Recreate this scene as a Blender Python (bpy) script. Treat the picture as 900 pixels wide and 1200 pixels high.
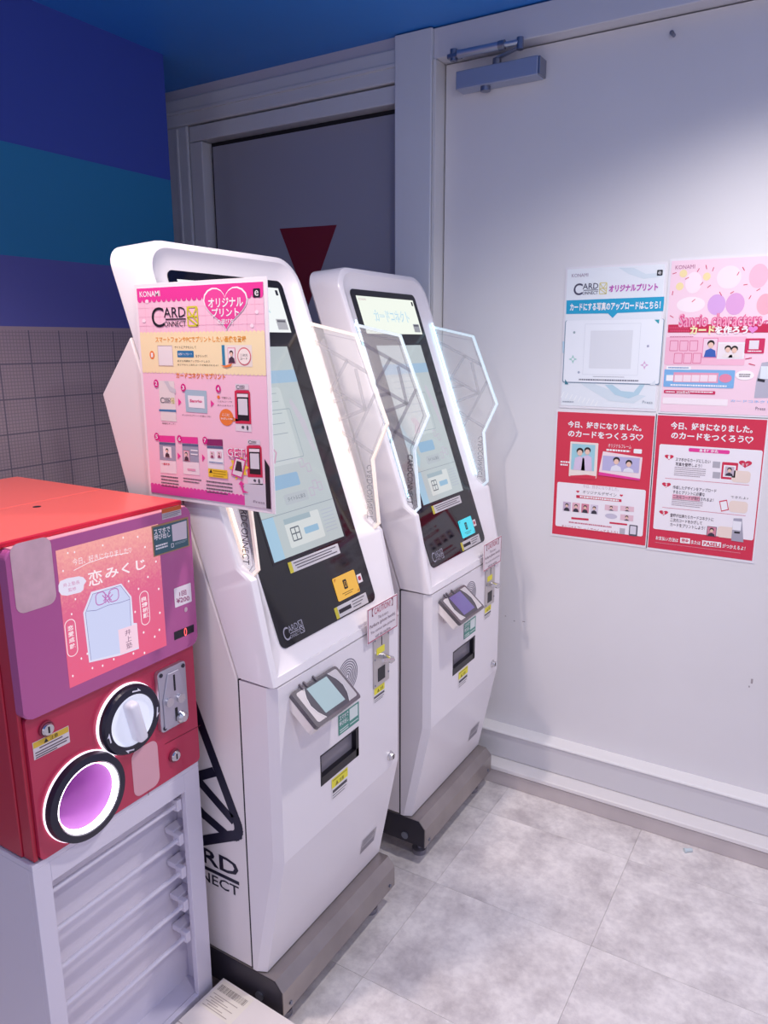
import bpy, bmesh, math, random
from mathutils import Vector, Matrix
random.seed(4)
for o in list(bpy.data.objects):
    bpy.data.objects.remove(o)
scene = bpy.context.scene
C = scene.collection

# ------------------------------------------------------------------ camera
CAM_H = 1.6355
F_PX = 879.785
YAW, PITCH, ROLL = (math.radians(a) for a in (31.32853, 12.74989, 0.19279))
_f = Vector((-math.sin(YAW) * math.cos(PITCH), math.cos(YAW) * math.cos(PITCH), -math.sin(PITCH)))
_r = Vector((math.cos(YAW), math.sin(YAW), 0))
_d = _f.cross(_r)
RIGHT = math.cos(ROLL) * _r + math.sin(ROLL) * _d
DOWN = -math.sin(ROLL) * _r + math.cos(ROLL) * _d
FWD = _f
EYE = Vector((0, 0, CAM_H))
cam_d = bpy.data.cameras.new('camera')
cam_d.sensor_fit = 'VERTICAL'
cam_d.sensor_height = 36
cam_d.lens = F_PX / 1200 * 36
cam_d.clip_start = 0.02
cam = bpy.data.objects.new('camera', cam_d)
C.objects.link(cam)
cam.matrix_world = Matrix(((RIGHT.x, -DOWN.x, -FWD.x, 0), (RIGHT.y, -DOWN.y, -FWD.y, 0), (RIGHT.z, -DOWN.z, -FWD.z, CAM_H), (0, 0, 0, 1)))
scene.camera = cam

def ray(px):
    return FWD + RIGHT * ((px[0] - 450) / F_PX) + DOWN * ((px[1] - 600) / F_PX)

# ------------------------------------------------------------------ world, lights, exposure
w = bpy.data.worlds.new('world')
scene.world = w
w.use_nodes = True
w.node_tree.nodes['Background'].inputs[0].default_value = (0.66, 0.64, 0.80, 1)
w.node_tree.nodes['Background'].inputs[1].default_value = 0.82
scene.view_settings.view_transform = 'Standard'
scene.view_settings.look = 'None'
scene.view_settings.gamma = 1
scene.view_settings.use_curve_mapping = False
scene.view_settings.exposure = 0.34

def spot_lamp(name, loc, target, watts, angle, blend, color=(1, 1, 1), size=0.05):
    l = bpy.data.lights.new(name, 'SPOT')
    l.energy = watts
    l.spot_size = math.radians(angle)
    l.spot_blend = blend
    l.shadow_soft_size = size
    l.color = color
    o = bpy.data.objects.new(name, l)
    C.objects.link(o)
    o.location = loc
    o.rotation_euler = (Vector(target) - Vector(loc)).to_track_quat('-Z', 'Y').to_euler()
    return o

spot_lamp('downlight_by_door', (-0.10, 1.72, 2.62), (-0.12, 1.80, 0), 56, 136, 0.75, (1.0, 0.95, 0.92))
spot_lamp('downlight_over_capsule_machine', (-1.15, 0.74, 2.62), (-1.15, 0.80, 0), 60, 125, 0.6, (1.0, 0.86, 0.79))
spot_lamp('fill_spot_behind_camera', (0.55, 0.25, 2.62), (0.1, 0.9, 0.6), 36, 150, 0.7, (1.0, 0.95, 0.93))  # added fill spot with no fitting, brightens the door and floor

# ------------------------------------------------------------------ materials
def lin(h):
    h = h.lstrip('#')
    v = [int(h[i:i + 2], 16) / 255 for i in (0, 2, 4)]
    return tuple(c / 12.92 if c <= 0.04045 else ((c + 0.055) / 1.055) ** 2.4 for c in v)
_m = {}
def mat(h, rough=0.5, metal=0.0, emit=0.0, spec=0.5, coat=0.0, noise=0.0, nscale=30, ecol=None):
    k = (h, rough, metal, emit, spec, coat, noise, nscale, ecol)
    if k in _m:
        return _m[k]
    m = bpy.data.materials.new('mat_' + h.lstrip('#'))
    m.use_nodes = True
    nt = m.node_tree
    b = nt.nodes['Principled BSDF']
    c = (*lin(h), 1)
    b.inputs['Base Color'].default_value = c
    b.inputs['Roughness'].default_value = rough
    b.inputs['Metallic'].default_value = metal
    b.inputs['Specular IOR Level'].default_value = spec
    b.inputs['Coat Weight'].default_value = coat
    b.inputs['Coat Roughness'].default_value = 0.05
    if emit:
        b.inputs['Emission Color'].default_value = (*lin(ecol), 1) if ecol else c
        b.inputs['Emission Strength'].default_value = emit
    if noise:
        tc = nt.nodes.new('ShaderNodeTexCoord')
        n = nt.nodes.new('ShaderNodeTexNoise')
        n.inputs['Scale'].default_value = nscale
        n.inputs['Detail'].default_value = 6
        r = nt.nodes.new('ShaderNodeValToRGB')
        r.color_ramp.elements[0].position = 0.3
        r.color_ramp.elements[1].position = 0.7
        r.color_ramp.elements[0].color = tuple(x * (1 - noise) for x in c[:3]) + (1,)
        r.color_ramp.elements[1].color = tuple(min(1, x * (1 + noise)) for x in c[:3]) + (1,)
        nt.links.new(tc.outputs['Object'], n.inputs['Vector'])
        nt.links.new(n.outputs['Fac'], r.inputs['Fac'])
        nt.links.new(r.outputs['Color'], b.inputs['Base Color'])
    _m[k] = m
    return m

def acrylic(name, col, fac, rough=0.15):
    m = bpy.data.materials.new(name)
    m.use_nodes = True
    nt = m.node_tree
    b = nt.nodes['Principled BSDF']
    b.inputs['Base Color'].default_value = (*lin(col), 1)
    b.inputs['Roughness'].default_value = rough
    t = nt.nodes.new('ShaderNodeBsdfTransparent')
    x = nt.nodes.new('ShaderNodeMixShader')
    x.inputs[0].default_value = fac
    nt.links.new(t.outputs[0], x.inputs[1])
    nt.links.new(b.outputs[0], x.inputs[2])
    nt.links.new(x.outputs[0], nt.nodes['Material Output'].inputs['Surface'])
    return m

# ------------------------------------------------------------------ mesh helpers
def obj(name, bm, m, parent=None):
    me = bpy.data.meshes.new(name)
    bm.normal_update()
    bm.to_mesh(me)
    bm.free()
    for x in (m if isinstance(m, (list, tuple)) else [m]):
        me.materials.append(x)
    o = bpy.data.objects.new(name, me)
    C.objects.link(o)
    o.parent = parent
    return o

def tag(o, label=None, cat=None, group=None, kind=None):
    if label: o['label'] = label
    if cat: o['category'] = cat
    if group: o['group'] = group
    if kind: o['kind'] = kind
    return o

def thing(name, label, cat, loc, group=None, kind=None):
    o = bpy.data.objects.new(name, None)
    o.empty_display_size = 0.05
    C.objects.link(o)
    o.location = loc
    return tag(o, label, cat, group, kind)

def bx(bm, x0, x1, y0, y1, z0, z1, bev=0, seg=2):
    t = bmesh.new()
    bmesh.ops.create_cube(t, size=1)
    for v in t.verts:
        v.co = Vector(((x0 + x1) / 2 + v.co.x * (x1 - x0), (y0 + y1) / 2 + v.co.y * (y1 - y0), (z0 + z1) / 2 + v.co.z * (z1 - z0)))
    if bev:
        bmesh.ops.bevel(t, geom=list(t.edges), offset=bev, segments=seg, affect='EDGES', profile=0.5)
    merge(bm, t)
    return bm

def merge(bm, t, M=None):
    if M is not None:
        bmesh.ops.transform(t, matrix=M, verts=t.verts)
    me = bpy.data.meshes.new('tmp')
    t.to_mesh(me)
    t.free()
    bm.from_mesh(me)
    bpy.data.meshes.remove(me)

def box(*a, **k):
    return bx(bmesh.new(), *a, **k)

def prism(pts, axis, a0, a1, bev=0, seg=2):
    """polygon pts in the two other axes (in x,y,z order) extruded along axis"""
    bm = bmesh.new()
    def P(p, a):
        if axis == 0: return (a, p[0], p[1])
        if axis == 1: return (p[0], a, p[1])
        return (p[0], p[1], a)
    A = [bm.verts.new(P(p, a0)) for p in pts]
    B = [bm.verts.new(P(p, a1)) for p in pts]
    bm.faces.new(A)
    bm.faces.new(B[::-1])
    n = len(pts)
    for i in range(n):
        j = (i + 1) % n
        bm.faces.new((A[i], B[i], B[j], A[j]))
    bmesh.ops.recalc_face_normals(bm, faces=bm.faces)
    if bev:
        bmesh.ops.bevel(bm, geom=list(bm.edges), offset=bev, segments=seg, affect='EDGES', profile=0.5)
    return bm

def cyl(bm, p0, p1, r0, r1=None, n=20, cap=True):
    p0, p1 = Vector(p0), Vector(p1)
    d = p1 - p0
    t = bmesh.new()
    bmesh.ops.create_cone(t, cap_ends=cap, segments=n, radius1=r0, radius2=r0 if r1 is None else r1, depth=d.length)
    M = Matrix.Translation((p0 + p1) / 2) @ d.to_track_quat('Z', 'Y').to_matrix().to_4x4()
    merge(bm, t, M)
    return bm

def lathe(bm, prof, M, n=40, close=False):
    """prof = [(r, h)...] turned about local z, placed by M"""
    t = bmesh.new()
    rings = []
    for r, h in prof:
        if r < 1e-6:
            rings.append([t.verts.new((0, 0, h))])
        else:
            rings.append([t.verts.new((r * math.cos(2 * math.pi * i / n), r * math.sin(2 * math.pi * i / n), h)) for i in range(n)])
    pairs = list(zip(rings, rings[1:]))
    if close: pairs.append((rings[-1], rings[0]))
    for a, b in pairs:
        for i in range(n):
            j = (i + 1) % n
            if len(a) == 1: t.faces.new((a[0], b[i], b[j]))
            elif len(b) == 1: t.faces.new((a[i], b[0], a[j]))
            else: t.faces.new((a[i], b[i], b[j], a[j]))
    bmesh.ops.recalc_face_normals(t, faces=t.faces)
    merge(bm, t, M)
    return bm

def smooth(o, ang=0.6):
    for p in o.data.polygons: p.use_smooth = True
    try:
        o.data.set_sharp_from_angle(angle=ang)
    except Exception:
        pass
    return o

def rrect(u0, v0, u1, v1, r, n=5):
    if r <= 0: return [(u0, v0), (u1, v0), (u1, v1), (u0, v1)]
    out = []
    for cx, cy, a in ((u1 - r, v0 + r, -90), (u1 - r, v1 - r, 0), (u0 + r, v1 - r, 90), (u0 + r, v0 + r, 180)):
        for i in range(n + 1):
            t = math.radians(a + 90 * i / n)
            out.append((cx + r * math.cos(t), cy + r * math.sin(t)))
    return out

_txt = {}
def text_mesh(s, bold=0.0):
    """glyph outlines of a string, normalised to its own bounding box (x, y, aspect)"""
    k = (s, bold)
    if k in _txt: return _txt[k]
    cu = bpy.data.curves.new('t', 'FONT')
    cu.body = s
    cu.size = 1
    cu.resolution_u = 8 if s == 'C' else 2
    cu.offset = bold
    o = bpy.data.objects.new('t', cu)
    C.objects.link(o)
    dg = bpy.context.evaluated_depsgraph_get()
    me = bpy.data.meshes.new_from_object(o.evaluated_get(dg))
    vs = [v.co.copy() for v in me.vertices]
    fs = [tuple(p.vertices) for p in me.polygons]
    bpy.data.objects.remove(o)
    bpy.data.curves.remove(cu)
    bpy.data.meshes.remove(me)
    if vs:
        x0 = min(v.x for v in vs); x1 = max(v.x for v in vs)
        y0 = min(v.y for v in vs); y1 = max(v.y for v in vs)
        vs = [((v.x - x0) / max(x1 - x0, 1e-6), (v.y - y0) / max(y1 - y0, 1e-6)) for v in vs]
        _txt[k] = (vs, fs, (x1 - x0) / max(y1 - y0, 1e-6))
    else:
        _txt[k] = ([], [], 1)
    return _txt[k]

class Z:
    """pixel coordinates read in an enlarged view of the photograph -> pixel in the photograph"""
    def __init__(s, ox, oy, k): s.a = (ox, oy, k)
    def __call__(s, x, y): return (s.a[0] + x / s.a[2], s.a[1] + y / s.a[2])

class Surf:
    """a flat printable face of a thing: u right, v up, n out; positions from pixels by meeting the face's plane"""
    STEP = 0.0003
    def __init__(s, parent, org, ux, uy, wloc, zoom=None):
        s.p = parent; s.o = Vector(org); s.ux = Vector(ux).normalized(); s.uy = Vector(uy).normalized()
        s.n = s.ux.cross(s.uy); s.w = Vector(wloc); s.z = zoom
    def P(s, u, v, l=0): return s.o + s.ux * u + s.uy * v + s.n * (l * s.STEP)
    def uv(s, px):
        d = ray(px)
        q = s.o + s.w
        t = (q - EYE).dot(s.n) / d.dot(s.n)
        h = EYE + d * t - q
        return (h.dot(s.ux), h.dot(s.uy))
    def q(s, x, y): return s.uv(s.z(x, y))
    def boxz(s, x0, y0, x1, y1):
        """zoom corners top-left, bottom-right -> u0, v0, u1, v1"""
        a = s.q(x0, y0); b = s.q(x1, y1)
        return (a[0], b[1], b[0], a[1])
    def boxl(s, xl, yt, yb, xr):
        """a level box from zoom rows read at its left end (top, bottom) and the x of its right end"""
        a = s.q(xl, yt); b = s.q(xl, yb)
        vm = (a[1] + b[1]) / 2
        y = (yt + yb) / 2
        for _ in range(6):
            p = s.q(xr, y); p2 = s.q(xr, y + 1)
            y += (vm - p[1]) / (p2[1] - p[1])
        return (a[0], b[1], s.q(xr, y)[0], a[1])
    def textl(s, name, st, xl, yt, yb, xr, m, l=2, bold=0.0): return s.text(name, st, s.boxl(xl, yt, yb, xr), m, l, bold)
    def poly(s, name, pts, m, l=1, parent=None, faces=None):
        bm = bmesh.new()
        vs = [bm.verts.new(s.P(u, v, l)) for u, v in pts]
        for f in (faces or [range(len(vs))]):
            try: bm.faces.new([vs[i] for i in f])
            except ValueError: pass
        return obj(name, bm, m, parent or s.p)
    def polyz(s, name, pts, m, l=1, parent=None): return s.poly(name, [s.q(*p) for p in pts], m, l, parent)
    def rect(s, name, b, m, l=1, r=0, parent=None): return s.poly(name, rrect(*b, r), m, l, parent)
    def rectz(s, name, x0, y0, x1, y1, m, l=1, r=0, parent=None): return s.rect(name, s.boxz(x0, y0, x1, y1), m, l, r, parent)
    def ell(s, name, b, m, l=1, n=24, parent=None):
        cx, cy, rx, ry = (b[0] + b[2]) / 2, (b[1] + b[3]) / 2, (b[2] - b[0]) / 2, (b[3] - b[1]) / 2
        return s.poly(name, [(cx + rx * math.cos(2 * math.pi * i / n), cy + ry * math.sin(2 * math.pi * i / n)) for i in range(n)], m, l, parent)
    def ellz(s, name, x0, y0, x1, y1, m, l=1, parent=None): return s.ell(name, s.boxz(x0, y0, x1, y1), m, l, 24, parent)
    def heart(s, name, b, m, l=1, parent=None):
        pts = []
        for i in range(32):
            t = 2 * math.pi * i / 32
            x = 16 * math.sin(t) ** 3
            y = 13 * math.cos(t) - 5 * math.cos(2 * t) - 2 * math.cos(3 * t) - math.cos(4 * t)
            pts.append((b[0] + (x + 16) / 32 * (b[2] - b[0]), b[1] + (y + 17) / 29 * (b[3] - b[1])))
        return s.poly(name, pts, m, l, parent)
    def heartz(s, name, x0, y0, x1, y1, m, l=1, parent=None): return s.heart(name, s.boxz(x0, y0, x1, y1), m, l, parent)
    def stroke(s, name, lines, wd, m, l=1, parent=None):
        """several polylines of one width as one flat mark"""
        bm = bmesh.new()
        k = 0
        for pts in lines:
            for a, b in zip(pts, pts[1:]):
                a, b = Vector(a), Vector(b)
                k += 1
                d = (b - a)
                if d.length < 1e-7: continue
                d.normalize()
                n = Vector((-d.y, d.x)) * wd / 2
                a2, b2 = a - d * wd * 0.3, b + d * wd * 0.3
                vs = [bm.verts.new(s.P(p.x, p.y, l + 0.14 * (k % 4))) for p in (a2 - n, b2 - n, b2 + n, a2 + n)]
                bm.faces.new(vs)
        return obj(name, bm, m, parent or s.p)
    def strokez(s, name, lines, wd, m, l=1, parent=None):
        return s.stroke(name, [[s.q(*p) for p in ln] for ln in lines], wd, m, l, parent)
    def ring(s, name, b, r, wd, m, l=1, parent=None):
        o = rrect(*b, r); i = rrect(b[0] + wd, b[1] + wd, b[2] - wd, b[3] - wd, max(r - wd, 1e-4) if r else 0)
        n = len(o)
        return s.poly(name, o + i, m, l, parent, [(k, (k + 1) % n, n + (k + 1) % n, n + k) for k in range(n)])
    def ringz(s, name, x0, y0, x1, y1, r, wd, m, l=1, parent=None): return s.ring(name, s.boxz(x0, y0, x1, y1), r, wd, m, l, parent)
    def text(s, name, st, b, m, l=2, bold=0.0, rot=0, mirror=False, skew=0, parent=None):
        vs, fs, asp = text_mesh(st, bold)  # outlines scaled into the box
        bm = bmesh.new()
        out = []
        for x, y in vs:
            if mirror: x = 1 - x
            if rot == 90: x, y = 1 - y, x
            elif rot == -90: x, y = y, 1 - x
            u = b[0] + x * (b[2] - b[0]); v = b[1] + y * (b[3] - b[1]) + skew * x
            out.append(bm.verts.new(s.P(u, v, l)))
        for f in fs:
            try: bm.faces.new([out[i] for i in f])
            except ValueError: pass
        return obj(name, bm, m, parent or s.p)
    def textz(s, name, st, x0, y0, x1, y1, m, l=2, bold=0.0, rot=0, parent=None): return s.text(name, st, s.boxz(x0, y0, x1, y1), m, l, bold, rot, False, 0, parent)
    def greek(s, name, x0, y0, x1, y1, rows, m, l=2, fill=0.55, parent=None):
        """a block of print too small to read: short dashes in rows"""
        b = s.boxl(x0, y0, y1, x1)
        bm = bmesh.new()
        rh = (b[3] - b[1]) / rows
        for r in range(rows):
            v1 = b[3] - r * rh; v0 = v1 - rh * fill
            u = b[0]; end = b[2] - (random.random() * 0.25 * (b[2] - b[0]) if r == rows - 1 and rows > 1 else 0)
            while u < end:
                wd = rh * fill * random.uniform(0.6, 1.6)
                vs = [bm.verts.new(s.P(*p, l)) for p in ((u, v0), (min(u + wd, end), v0), (min(u + wd, end), v1), (u, v1))]
                bm.faces.new(vs)
                u += wd + rh * fill * 0.3
        return obj(name, bm, m, parent or s.p)

INK = mat('#1c1a22', 0.5)
INKG = mat('#55545e', 0.5)
PAPER = mat('#f6f4f6', 0.45)
RED = mat('#d22a4e', 0.45)
PINKM = mat('#ea3c9a', 0.45)
ORANGE = mat('#f0803a', 0.45)
YEL = mat('#ece23c', 0.45)
SKIN = mat('#edc7b4', 0.6)
HAIR = mat('#231a1c', 0.6)

def card_logo(S, b, ink, gold, l=2, gap=True, bold=0.01):
    """the CARD CONNECT word mark inside box b: big C, ARD over a bar over ONNECT, and the square emblem"""
    u0, v0, u1, v1 = b
    W_, H_ = u1 - u0, v1 - v0
    f = lambda a, c, d, e: (u0 + a * W_, v0 + c * H_, u0 + d * W_, v0 + e * H_)
    S.text('logo_text', 'C', f(0, 0.0, 0.27, 1.0), ink, l, bold)
    S.text('logo_text', 'ARD', f(0.27, 0.48, 0.74, 0.98), ink, l, bold)
    S.rect('logo_bar', f(0.30, 0.36, 0.74, 0.42), ink, l)
    S.text('logo_text', 'ONNECT', f(0.27, 0.02, 0.74, 0.29), ink, l, bold)
    if gold is None: return
    e = f(0.77, 0.0, 1.0, 1.0)
    wd = W_ * 0.025
    S.ring('logo_emblem', e, W_ * 0.03, wd, gold, l)
    ex = lambda a, c: (e[0] + a * (e[2] - e[0]), e[1] + c * (e[3] - e[1]))
    S.stroke('logo_emblem', [[ex(0.05, 0.5), ex(0.95, 0.5)], [ex(0.5, 0.5), ex(0.9, 0.92)], [ex(0.5, 0.5), ex(0.1, 0.92)], [ex(0.08, 0.45), ex(0.9, 0.05)], [ex(0.5, 0.5), ex(0.92, 0.25)]], wd, gold, l)

def portrait(S, b, bg, people, frame=None, l=3, cloth='#f0ecf2'):
    """a small printed photograph: backdrop and plain figures"""
    if frame:
        fr = 0.06 * (b[2] - b[0])
        S.rect('photo_frame', (b[0] - fr, b[1] - fr, b[2] + fr, b[3] + fr), mat(frame, 0.5), l - 1)
    S.rect('photo', b, mat(bg, 0.5), l)
    W_, H_ = b[2] - b[0], b[3] - b[1]
    for k, (cx, top, s_) in enumerate(people):
        x = b[0] + cx * W_
        t = b[1] + top * H_
        h = s_ * H_
        S.poly('photo_figure', [(max(b[0], x - h * 0.75), b[1]), (min(b[2], x + h * 0.75), b[1]), (min(b[2], x + h * 0.6), max(b[1], t - h * 1.35)), (x, max(b[1], t - h * 1.05)), (max(b[0], x - h * 0.6), max(b[1], t - h * 1.35))], mat(cloth, 0.5), l + 1)
        S.ell('photo_hair', (x - h * 0.45, t - h * 0.85, x + h * 0.45, t), HAIR, l + 2, 14)
        S.ell('photo_face', (x - h * 0.34, t - h * 1.02, x + h * 0.34, t - h * 0.28), SKIN, l + 3, 14)

# ------------------------------------------------------------------ setting
CEIL = 2.65
DOOR_Y = 2.515
FR_Y = 2.455

def wall_paint(name, col, rough=0.5, noise=0.03):
    return mat(col, rough, noise=noise, nscale=6)

# floor: base slab and vinyl tiles
def floor_material():
    m = bpy.data.materials.new('vinyl_concrete_tile')
    m.use_nodes = True
    nt = m.node_tree
    N, L = nt.nodes, nt.links
    b = N['Principled BSDF']
    geo = N.new('ShaderNodeNewGeometry')
    oi = N.new('ShaderNodeObjectInfo')
    ad = N.new('ShaderNodeVectorMath'); ad.operation = 'MULTIPLY_ADD'
    ad.inputs[1].default_value = (1, 1, 1)
    cb = N.new('ShaderNodeCombineXYZ')
    ml = N.new('ShaderNodeMath'); ml.operation = 'MULTIPLY'; ml.inputs[1].default_value = 37
    L.new(oi.outputs['Random'], ml.inputs[0])
    L.new(ml.outputs[0], cb.inputs[0]); L.new(ml.outputs[0], cb.inputs[2])
    L.new(geo.outputs['Position'], ad.inputs[0]); L.new(cb.outputs[0], ad.inputs[2])
    n1 = N.new('ShaderNodeTexNoise'); n1.inputs['Scale'].default_value = 7.0; n1.inputs['Detail'].default_value = 9; n1.inputs['Roughness'].default_value = 0.68
    n2 = N.new('ShaderNodeTexNoise'); n2.inputs['Scale'].default_value = 60; n2.inputs['Detail'].default_value = 5
    L.new(ad.outputs[0], n1.inputs['Vector']); L.new(ad.outputs[0], n2.inputs['Vector'])
    r1 = N.new('ShaderNodeValToRGB')
    r1.color_ramp.elements[0].position = 0.33; r1.color_ramp.elements[0].color = (*lin('#c9c0c0'), 1)
    r1.color_ramp.elements[1].position = 0.6; r1.color_ramp.elements[1].color = (*lin('#f6efec'), 1)
    r2 = N.new('ShaderNodeValToRGB')
    r2.color_ramp.elements[0].position = 0.35; r2.color_ramp.elements[0].color = (0.88, 0.87, 0.88, 1)
    r2.color_ramp.elements[1].position = 0.6; r2.color_ramp.elements[1].color = (1, 1, 1, 1)
    mx = N.new('ShaderNodeMix'); mx.data_type = 'RGBA'; mx.blend_type = 'MULTIPLY'; mx.inputs[0].default_value = 0.8
    L.new(n1.outputs['Fac'], r1.inputs['Fac']); L.new(n2.outputs['Fac'], r2.inputs['Fac'])
    L.new(r1.outputs['Color'], mx.inputs[6]); L.new(r2.outputs['Color'], mx.inputs[7])
    L.new(mx.outputs[2], b.inputs['Base Color'])
    b.inputs['Roughness'].default_value = 0.42
    return m

FLOOR_M = floor_material()
fl = obj('floor', box(-3.2, 4, -3, 2.8, -0.1, -0.0035), mat('#bdb4b6', 0.7))
tag(fl, 'pale mottled concrete-look vinyl tile floor', 'floor', kind='structure')
TX, TY = 0.485, 0.415
tile_me = None
for i in range(-5, 7):
    for j in range(-7, 5):
        x0 = -0.43 + i * TX
        y0 = 1.805 + j * TY
        if x0 > 2.0 or y0 > 2.4: continue
        if tile_me is None:
            t = obj('tile', box(0, TX - 0.0008, 0, TY - 0.0008, -0.0035, 0), FLOOR_M, fl)
            tile_me = t.data
        else:
            t = bpy.data.objects.new('tile', tile_me)
            C.objects.link(t)
            t.parent = fl
        t.location = (x0, y0, 0)

ceil_o = obj('ceiling', box(-3.2, 4, -3, 2.8, CEIL, CEIL + 0.1), mat('#3388e0', 0.45))
tag(ceil_o, 'flat saturated blue painted ceiling', 'ceiling', kind='structure')

def blue_wall_material():
    m = bpy.data.materials.new('striped_blue_wall')
    m.use_nodes = True
    nt = m.node_tree
    N, L = nt.nodes, nt.links
    b = N['Principled BSDF']
    geo = N.new('ShaderNodeNewGeometry')
    sp = N.new('ShaderNodeSeparateXYZ')
    L.new(geo.outputs['Position'], sp.inputs[0])
    mp = N.new('ShaderNodeMath'); mp.operation = 'DIVIDE'; mp.inputs[1].default_value = 3.0
    L.new(sp.outputs['Z'], mp.inputs[0])
    cr = N.new('ShaderNodeValToRGB'); cr.color_ramp.interpolation = 'CONSTANT'
    e = cr.color_ramp.elements
    e[0].position = 0; e[0].color = (*lin('#a8959e'), 1)
    e[1].position = 1.676 / 3; e[1].color = (*lin('#5c5fa8'), 1)
    a = e.new(1.893 / 3); a.color = (*lin('#1f7fae'), 1)
    a = e.new(2.217 / 3); a.color = (*lin('#3a50ac'), 1)
    L.new(mp.outputs[0], cr.inputs[0])
    # graph-paper print on the lowest band
    def grid(period, width, strength, oy, oz):
        outs = []
        for ax, off in (('Y', oy), ('Z', oz)):
            s1 = N.new('ShaderNodeMath'); s1.operation = 'SUBTRACT'; s1.inputs[1].default_value = off - 100 * period
            L.new(sp.outputs[ax], s1.inputs[0])
            md = N.new('ShaderNodeMath'); md.operation = 'MODULO'; md.inputs[1].default_value = period
            L.new(s1.outputs[0], md.inputs[0])
            lt = N.new('ShaderNodeMath'); lt.operation = 'LESS_THAN'; lt.inputs[1].default_value = width
            L.new(md.outputs[0], lt.inputs[0])
            outs.append(lt)
        mx = N.new('ShaderNodeMath'); mx.operation = 'MAXIMUM'
        L.new(outs[0].outputs[0], mx.inputs[0]); L.new(outs[1].outputs[0], mx.inputs[1])
        ms = N.new('ShaderNodeMath'); ms.operation = 'MULTIPLY'; ms.inputs[1].default_value = strength
        L.new(mx.outputs[0], ms.inputs[0])
        return ms
    g1 = grid(0.109, 0.0045, 0.75, 1.399, 1.57)
    g2 = grid(0.0109, 0.0028, 0.36, 1.399, 1.57)
    mm = N.new('ShaderNodeMath'); mm.operation = 'MAXIMUM'
    L.new(g1.outputs[0], mm.inputs[0]); L.new(g2.outputs[0], mm.inputs[1])
    below = N.new('ShaderNodeMath'); below.operation = 'LESS_THAN'; below.inputs[1].default_value = 1.676
    L.new(sp.outputs['Z'], below.inputs[0])
    mu = N.new('ShaderNodeMath'); mu.operation = 'MULTIPLY'
    L.new(mm.outputs[0], mu.inputs[0]); L.new(below.outputs[0], mu.inputs[1])
    mix = N.new('ShaderNodeMix'); mix.data_type = 'RGBA'
    mix.inputs[7].default_value = (*lin('#4a4a62'), 1)
    L.new(mu.outputs[0], mix.inputs[0]); L.new(cr.outputs['Color'], mix.inputs[6])
    L.new(mix.outputs[2], b.inputs['Base Color'])
    b.inputs['Roughness'].default_value = 0.55
    return m

wl = obj('wall_left', box(-2.44, -2.24, -3, 2.156, 0, CEIL), blue_wall_material())
tag(wl, 'blue wall with teal stripe above a graph-paper print', 'wall', kind='structure')
WHITE_T = mat('#d9d7de', 0.35, noise=0.02, nscale=4)
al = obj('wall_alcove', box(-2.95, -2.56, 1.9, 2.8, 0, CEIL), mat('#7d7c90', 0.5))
tag(al, 'shaded side wall of the alcove behind the blue wall', 'wall', kind='structure')
wb = obj('wall_back', box(-2.95, -1.437, 2.62, 2.8, 0, CEIL), mat('#b8b7c0', 0.5))
tag(wb, 'white painted wall around the alcove doorway', 'wall', kind='structure')

# alcove doorway: stepped white frame, grey panel, red triangle
win = thing('window_1', 'grey panelled emergency window in stepped white frame with red triangle', 'window', (-1.9, 2.5, 0), kind='structure')
ww = Vector(win.location)
def wp(name, x0, x1, y0, y1, z0, z1, m, bev=0.0):
    return obj(name, box(x0 - ww.x, x1 - ww.x, y0 - ww.y, y1 - ww.y, z0, z1, bev=bev), m, win)
FRM = mat('#cfd0d4', 0.3, noise=0.02, nscale=5)
wp('head_casing', -2.56, -1.437, 2.463, 2.62, 2.615, CEIL, mat('#c3c1cc', 0.4))
wp('head_frame', -2.56, -1.437, 2.452, 2.60, 2.508, 2.613, FRM, 0.006)
wp('head_molding', -2.56, -1.437, 2.446, 2.47, 2.553, 2.567, FRM, 0.003)
wp('jamb_frame', -2.56, -2.44, 2.455, 2.60, 0, 2.508, FRM, 0.006)
wp('jamb_molding', -2.505, -2.49, 2.448, 2.47, 0, 2.50, FRM, 0.003)
wp('inner_head', -2.436, -1.437, 2.462, 2.60, 2.444, 2.503, FRM, 0.004)
wp('inner_jamb', -2.436, -2.368, 2.462, 2.60, 0, 2.442, FRM, 0.004)
wp('gasket', -2.368, -1.437, 2.52, 2.60, 0, 2.444, mat('#14141c', 0.7))
wp('panel', -2.350, -1.437, 2.507, 2.56, 0, 2.425, mat('#9a9aa8', 0.4))
tri = prism([(-2.01 - ww.x, 2.080), (-1.733 - ww.x, 2.073), (-1.877 - ww.x, 1.78)], 1, 2.505 - ww.y, 2.5075 - ww.y)
obj('red_triangle', tri, mat('#7c1a2c', 0.45), win)

# door wall: post, head, leaf, threshold steps
DW = mat('#e2dfe2', 0.38, noise=0.02, nscale=3)
post = obj('trim_1', box(-1.437, -1.295, 2.44, 2.62, 0, CEIL - 0.004, bev=0.003), mat('#d6d8de', 0.35, noise=0.015, nscale=4))
tag(post, 'white upright post between alcove window and door', 'trim', kind='structure')
door = thing('door_1', 'wide white door leaf holding four posters', 'door', (-0.6, DOOR_Y, 0), kind='structure')
dw = Vector(door.location)
def dp(name, x0, x1, y0, y1, z0, z1, m, bev=0.0):
    return obj(name, box(x0 - dw.x, x1 - dw.x, y0 - dw.y, y1 - dw.y, z0, z1, bev=bev), m, door)
dp('leaf', -1.278, 0.20, DOOR_Y, 2.56, 0.19, 2.549, DW, 0.0015)
dp('head_frame', -1.295, 1.0, FR_Y, 2.60, 2.553, CEIL - 0.004, mat('#d4d3da', 0.4, noise=0.015, nscale=4), 0.003)
dp('jamb', -1.294, -1.282, 2.448, 2.60, 0.19, 2.552, mat('#dcdad8', 0.4), 0.002)
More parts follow.
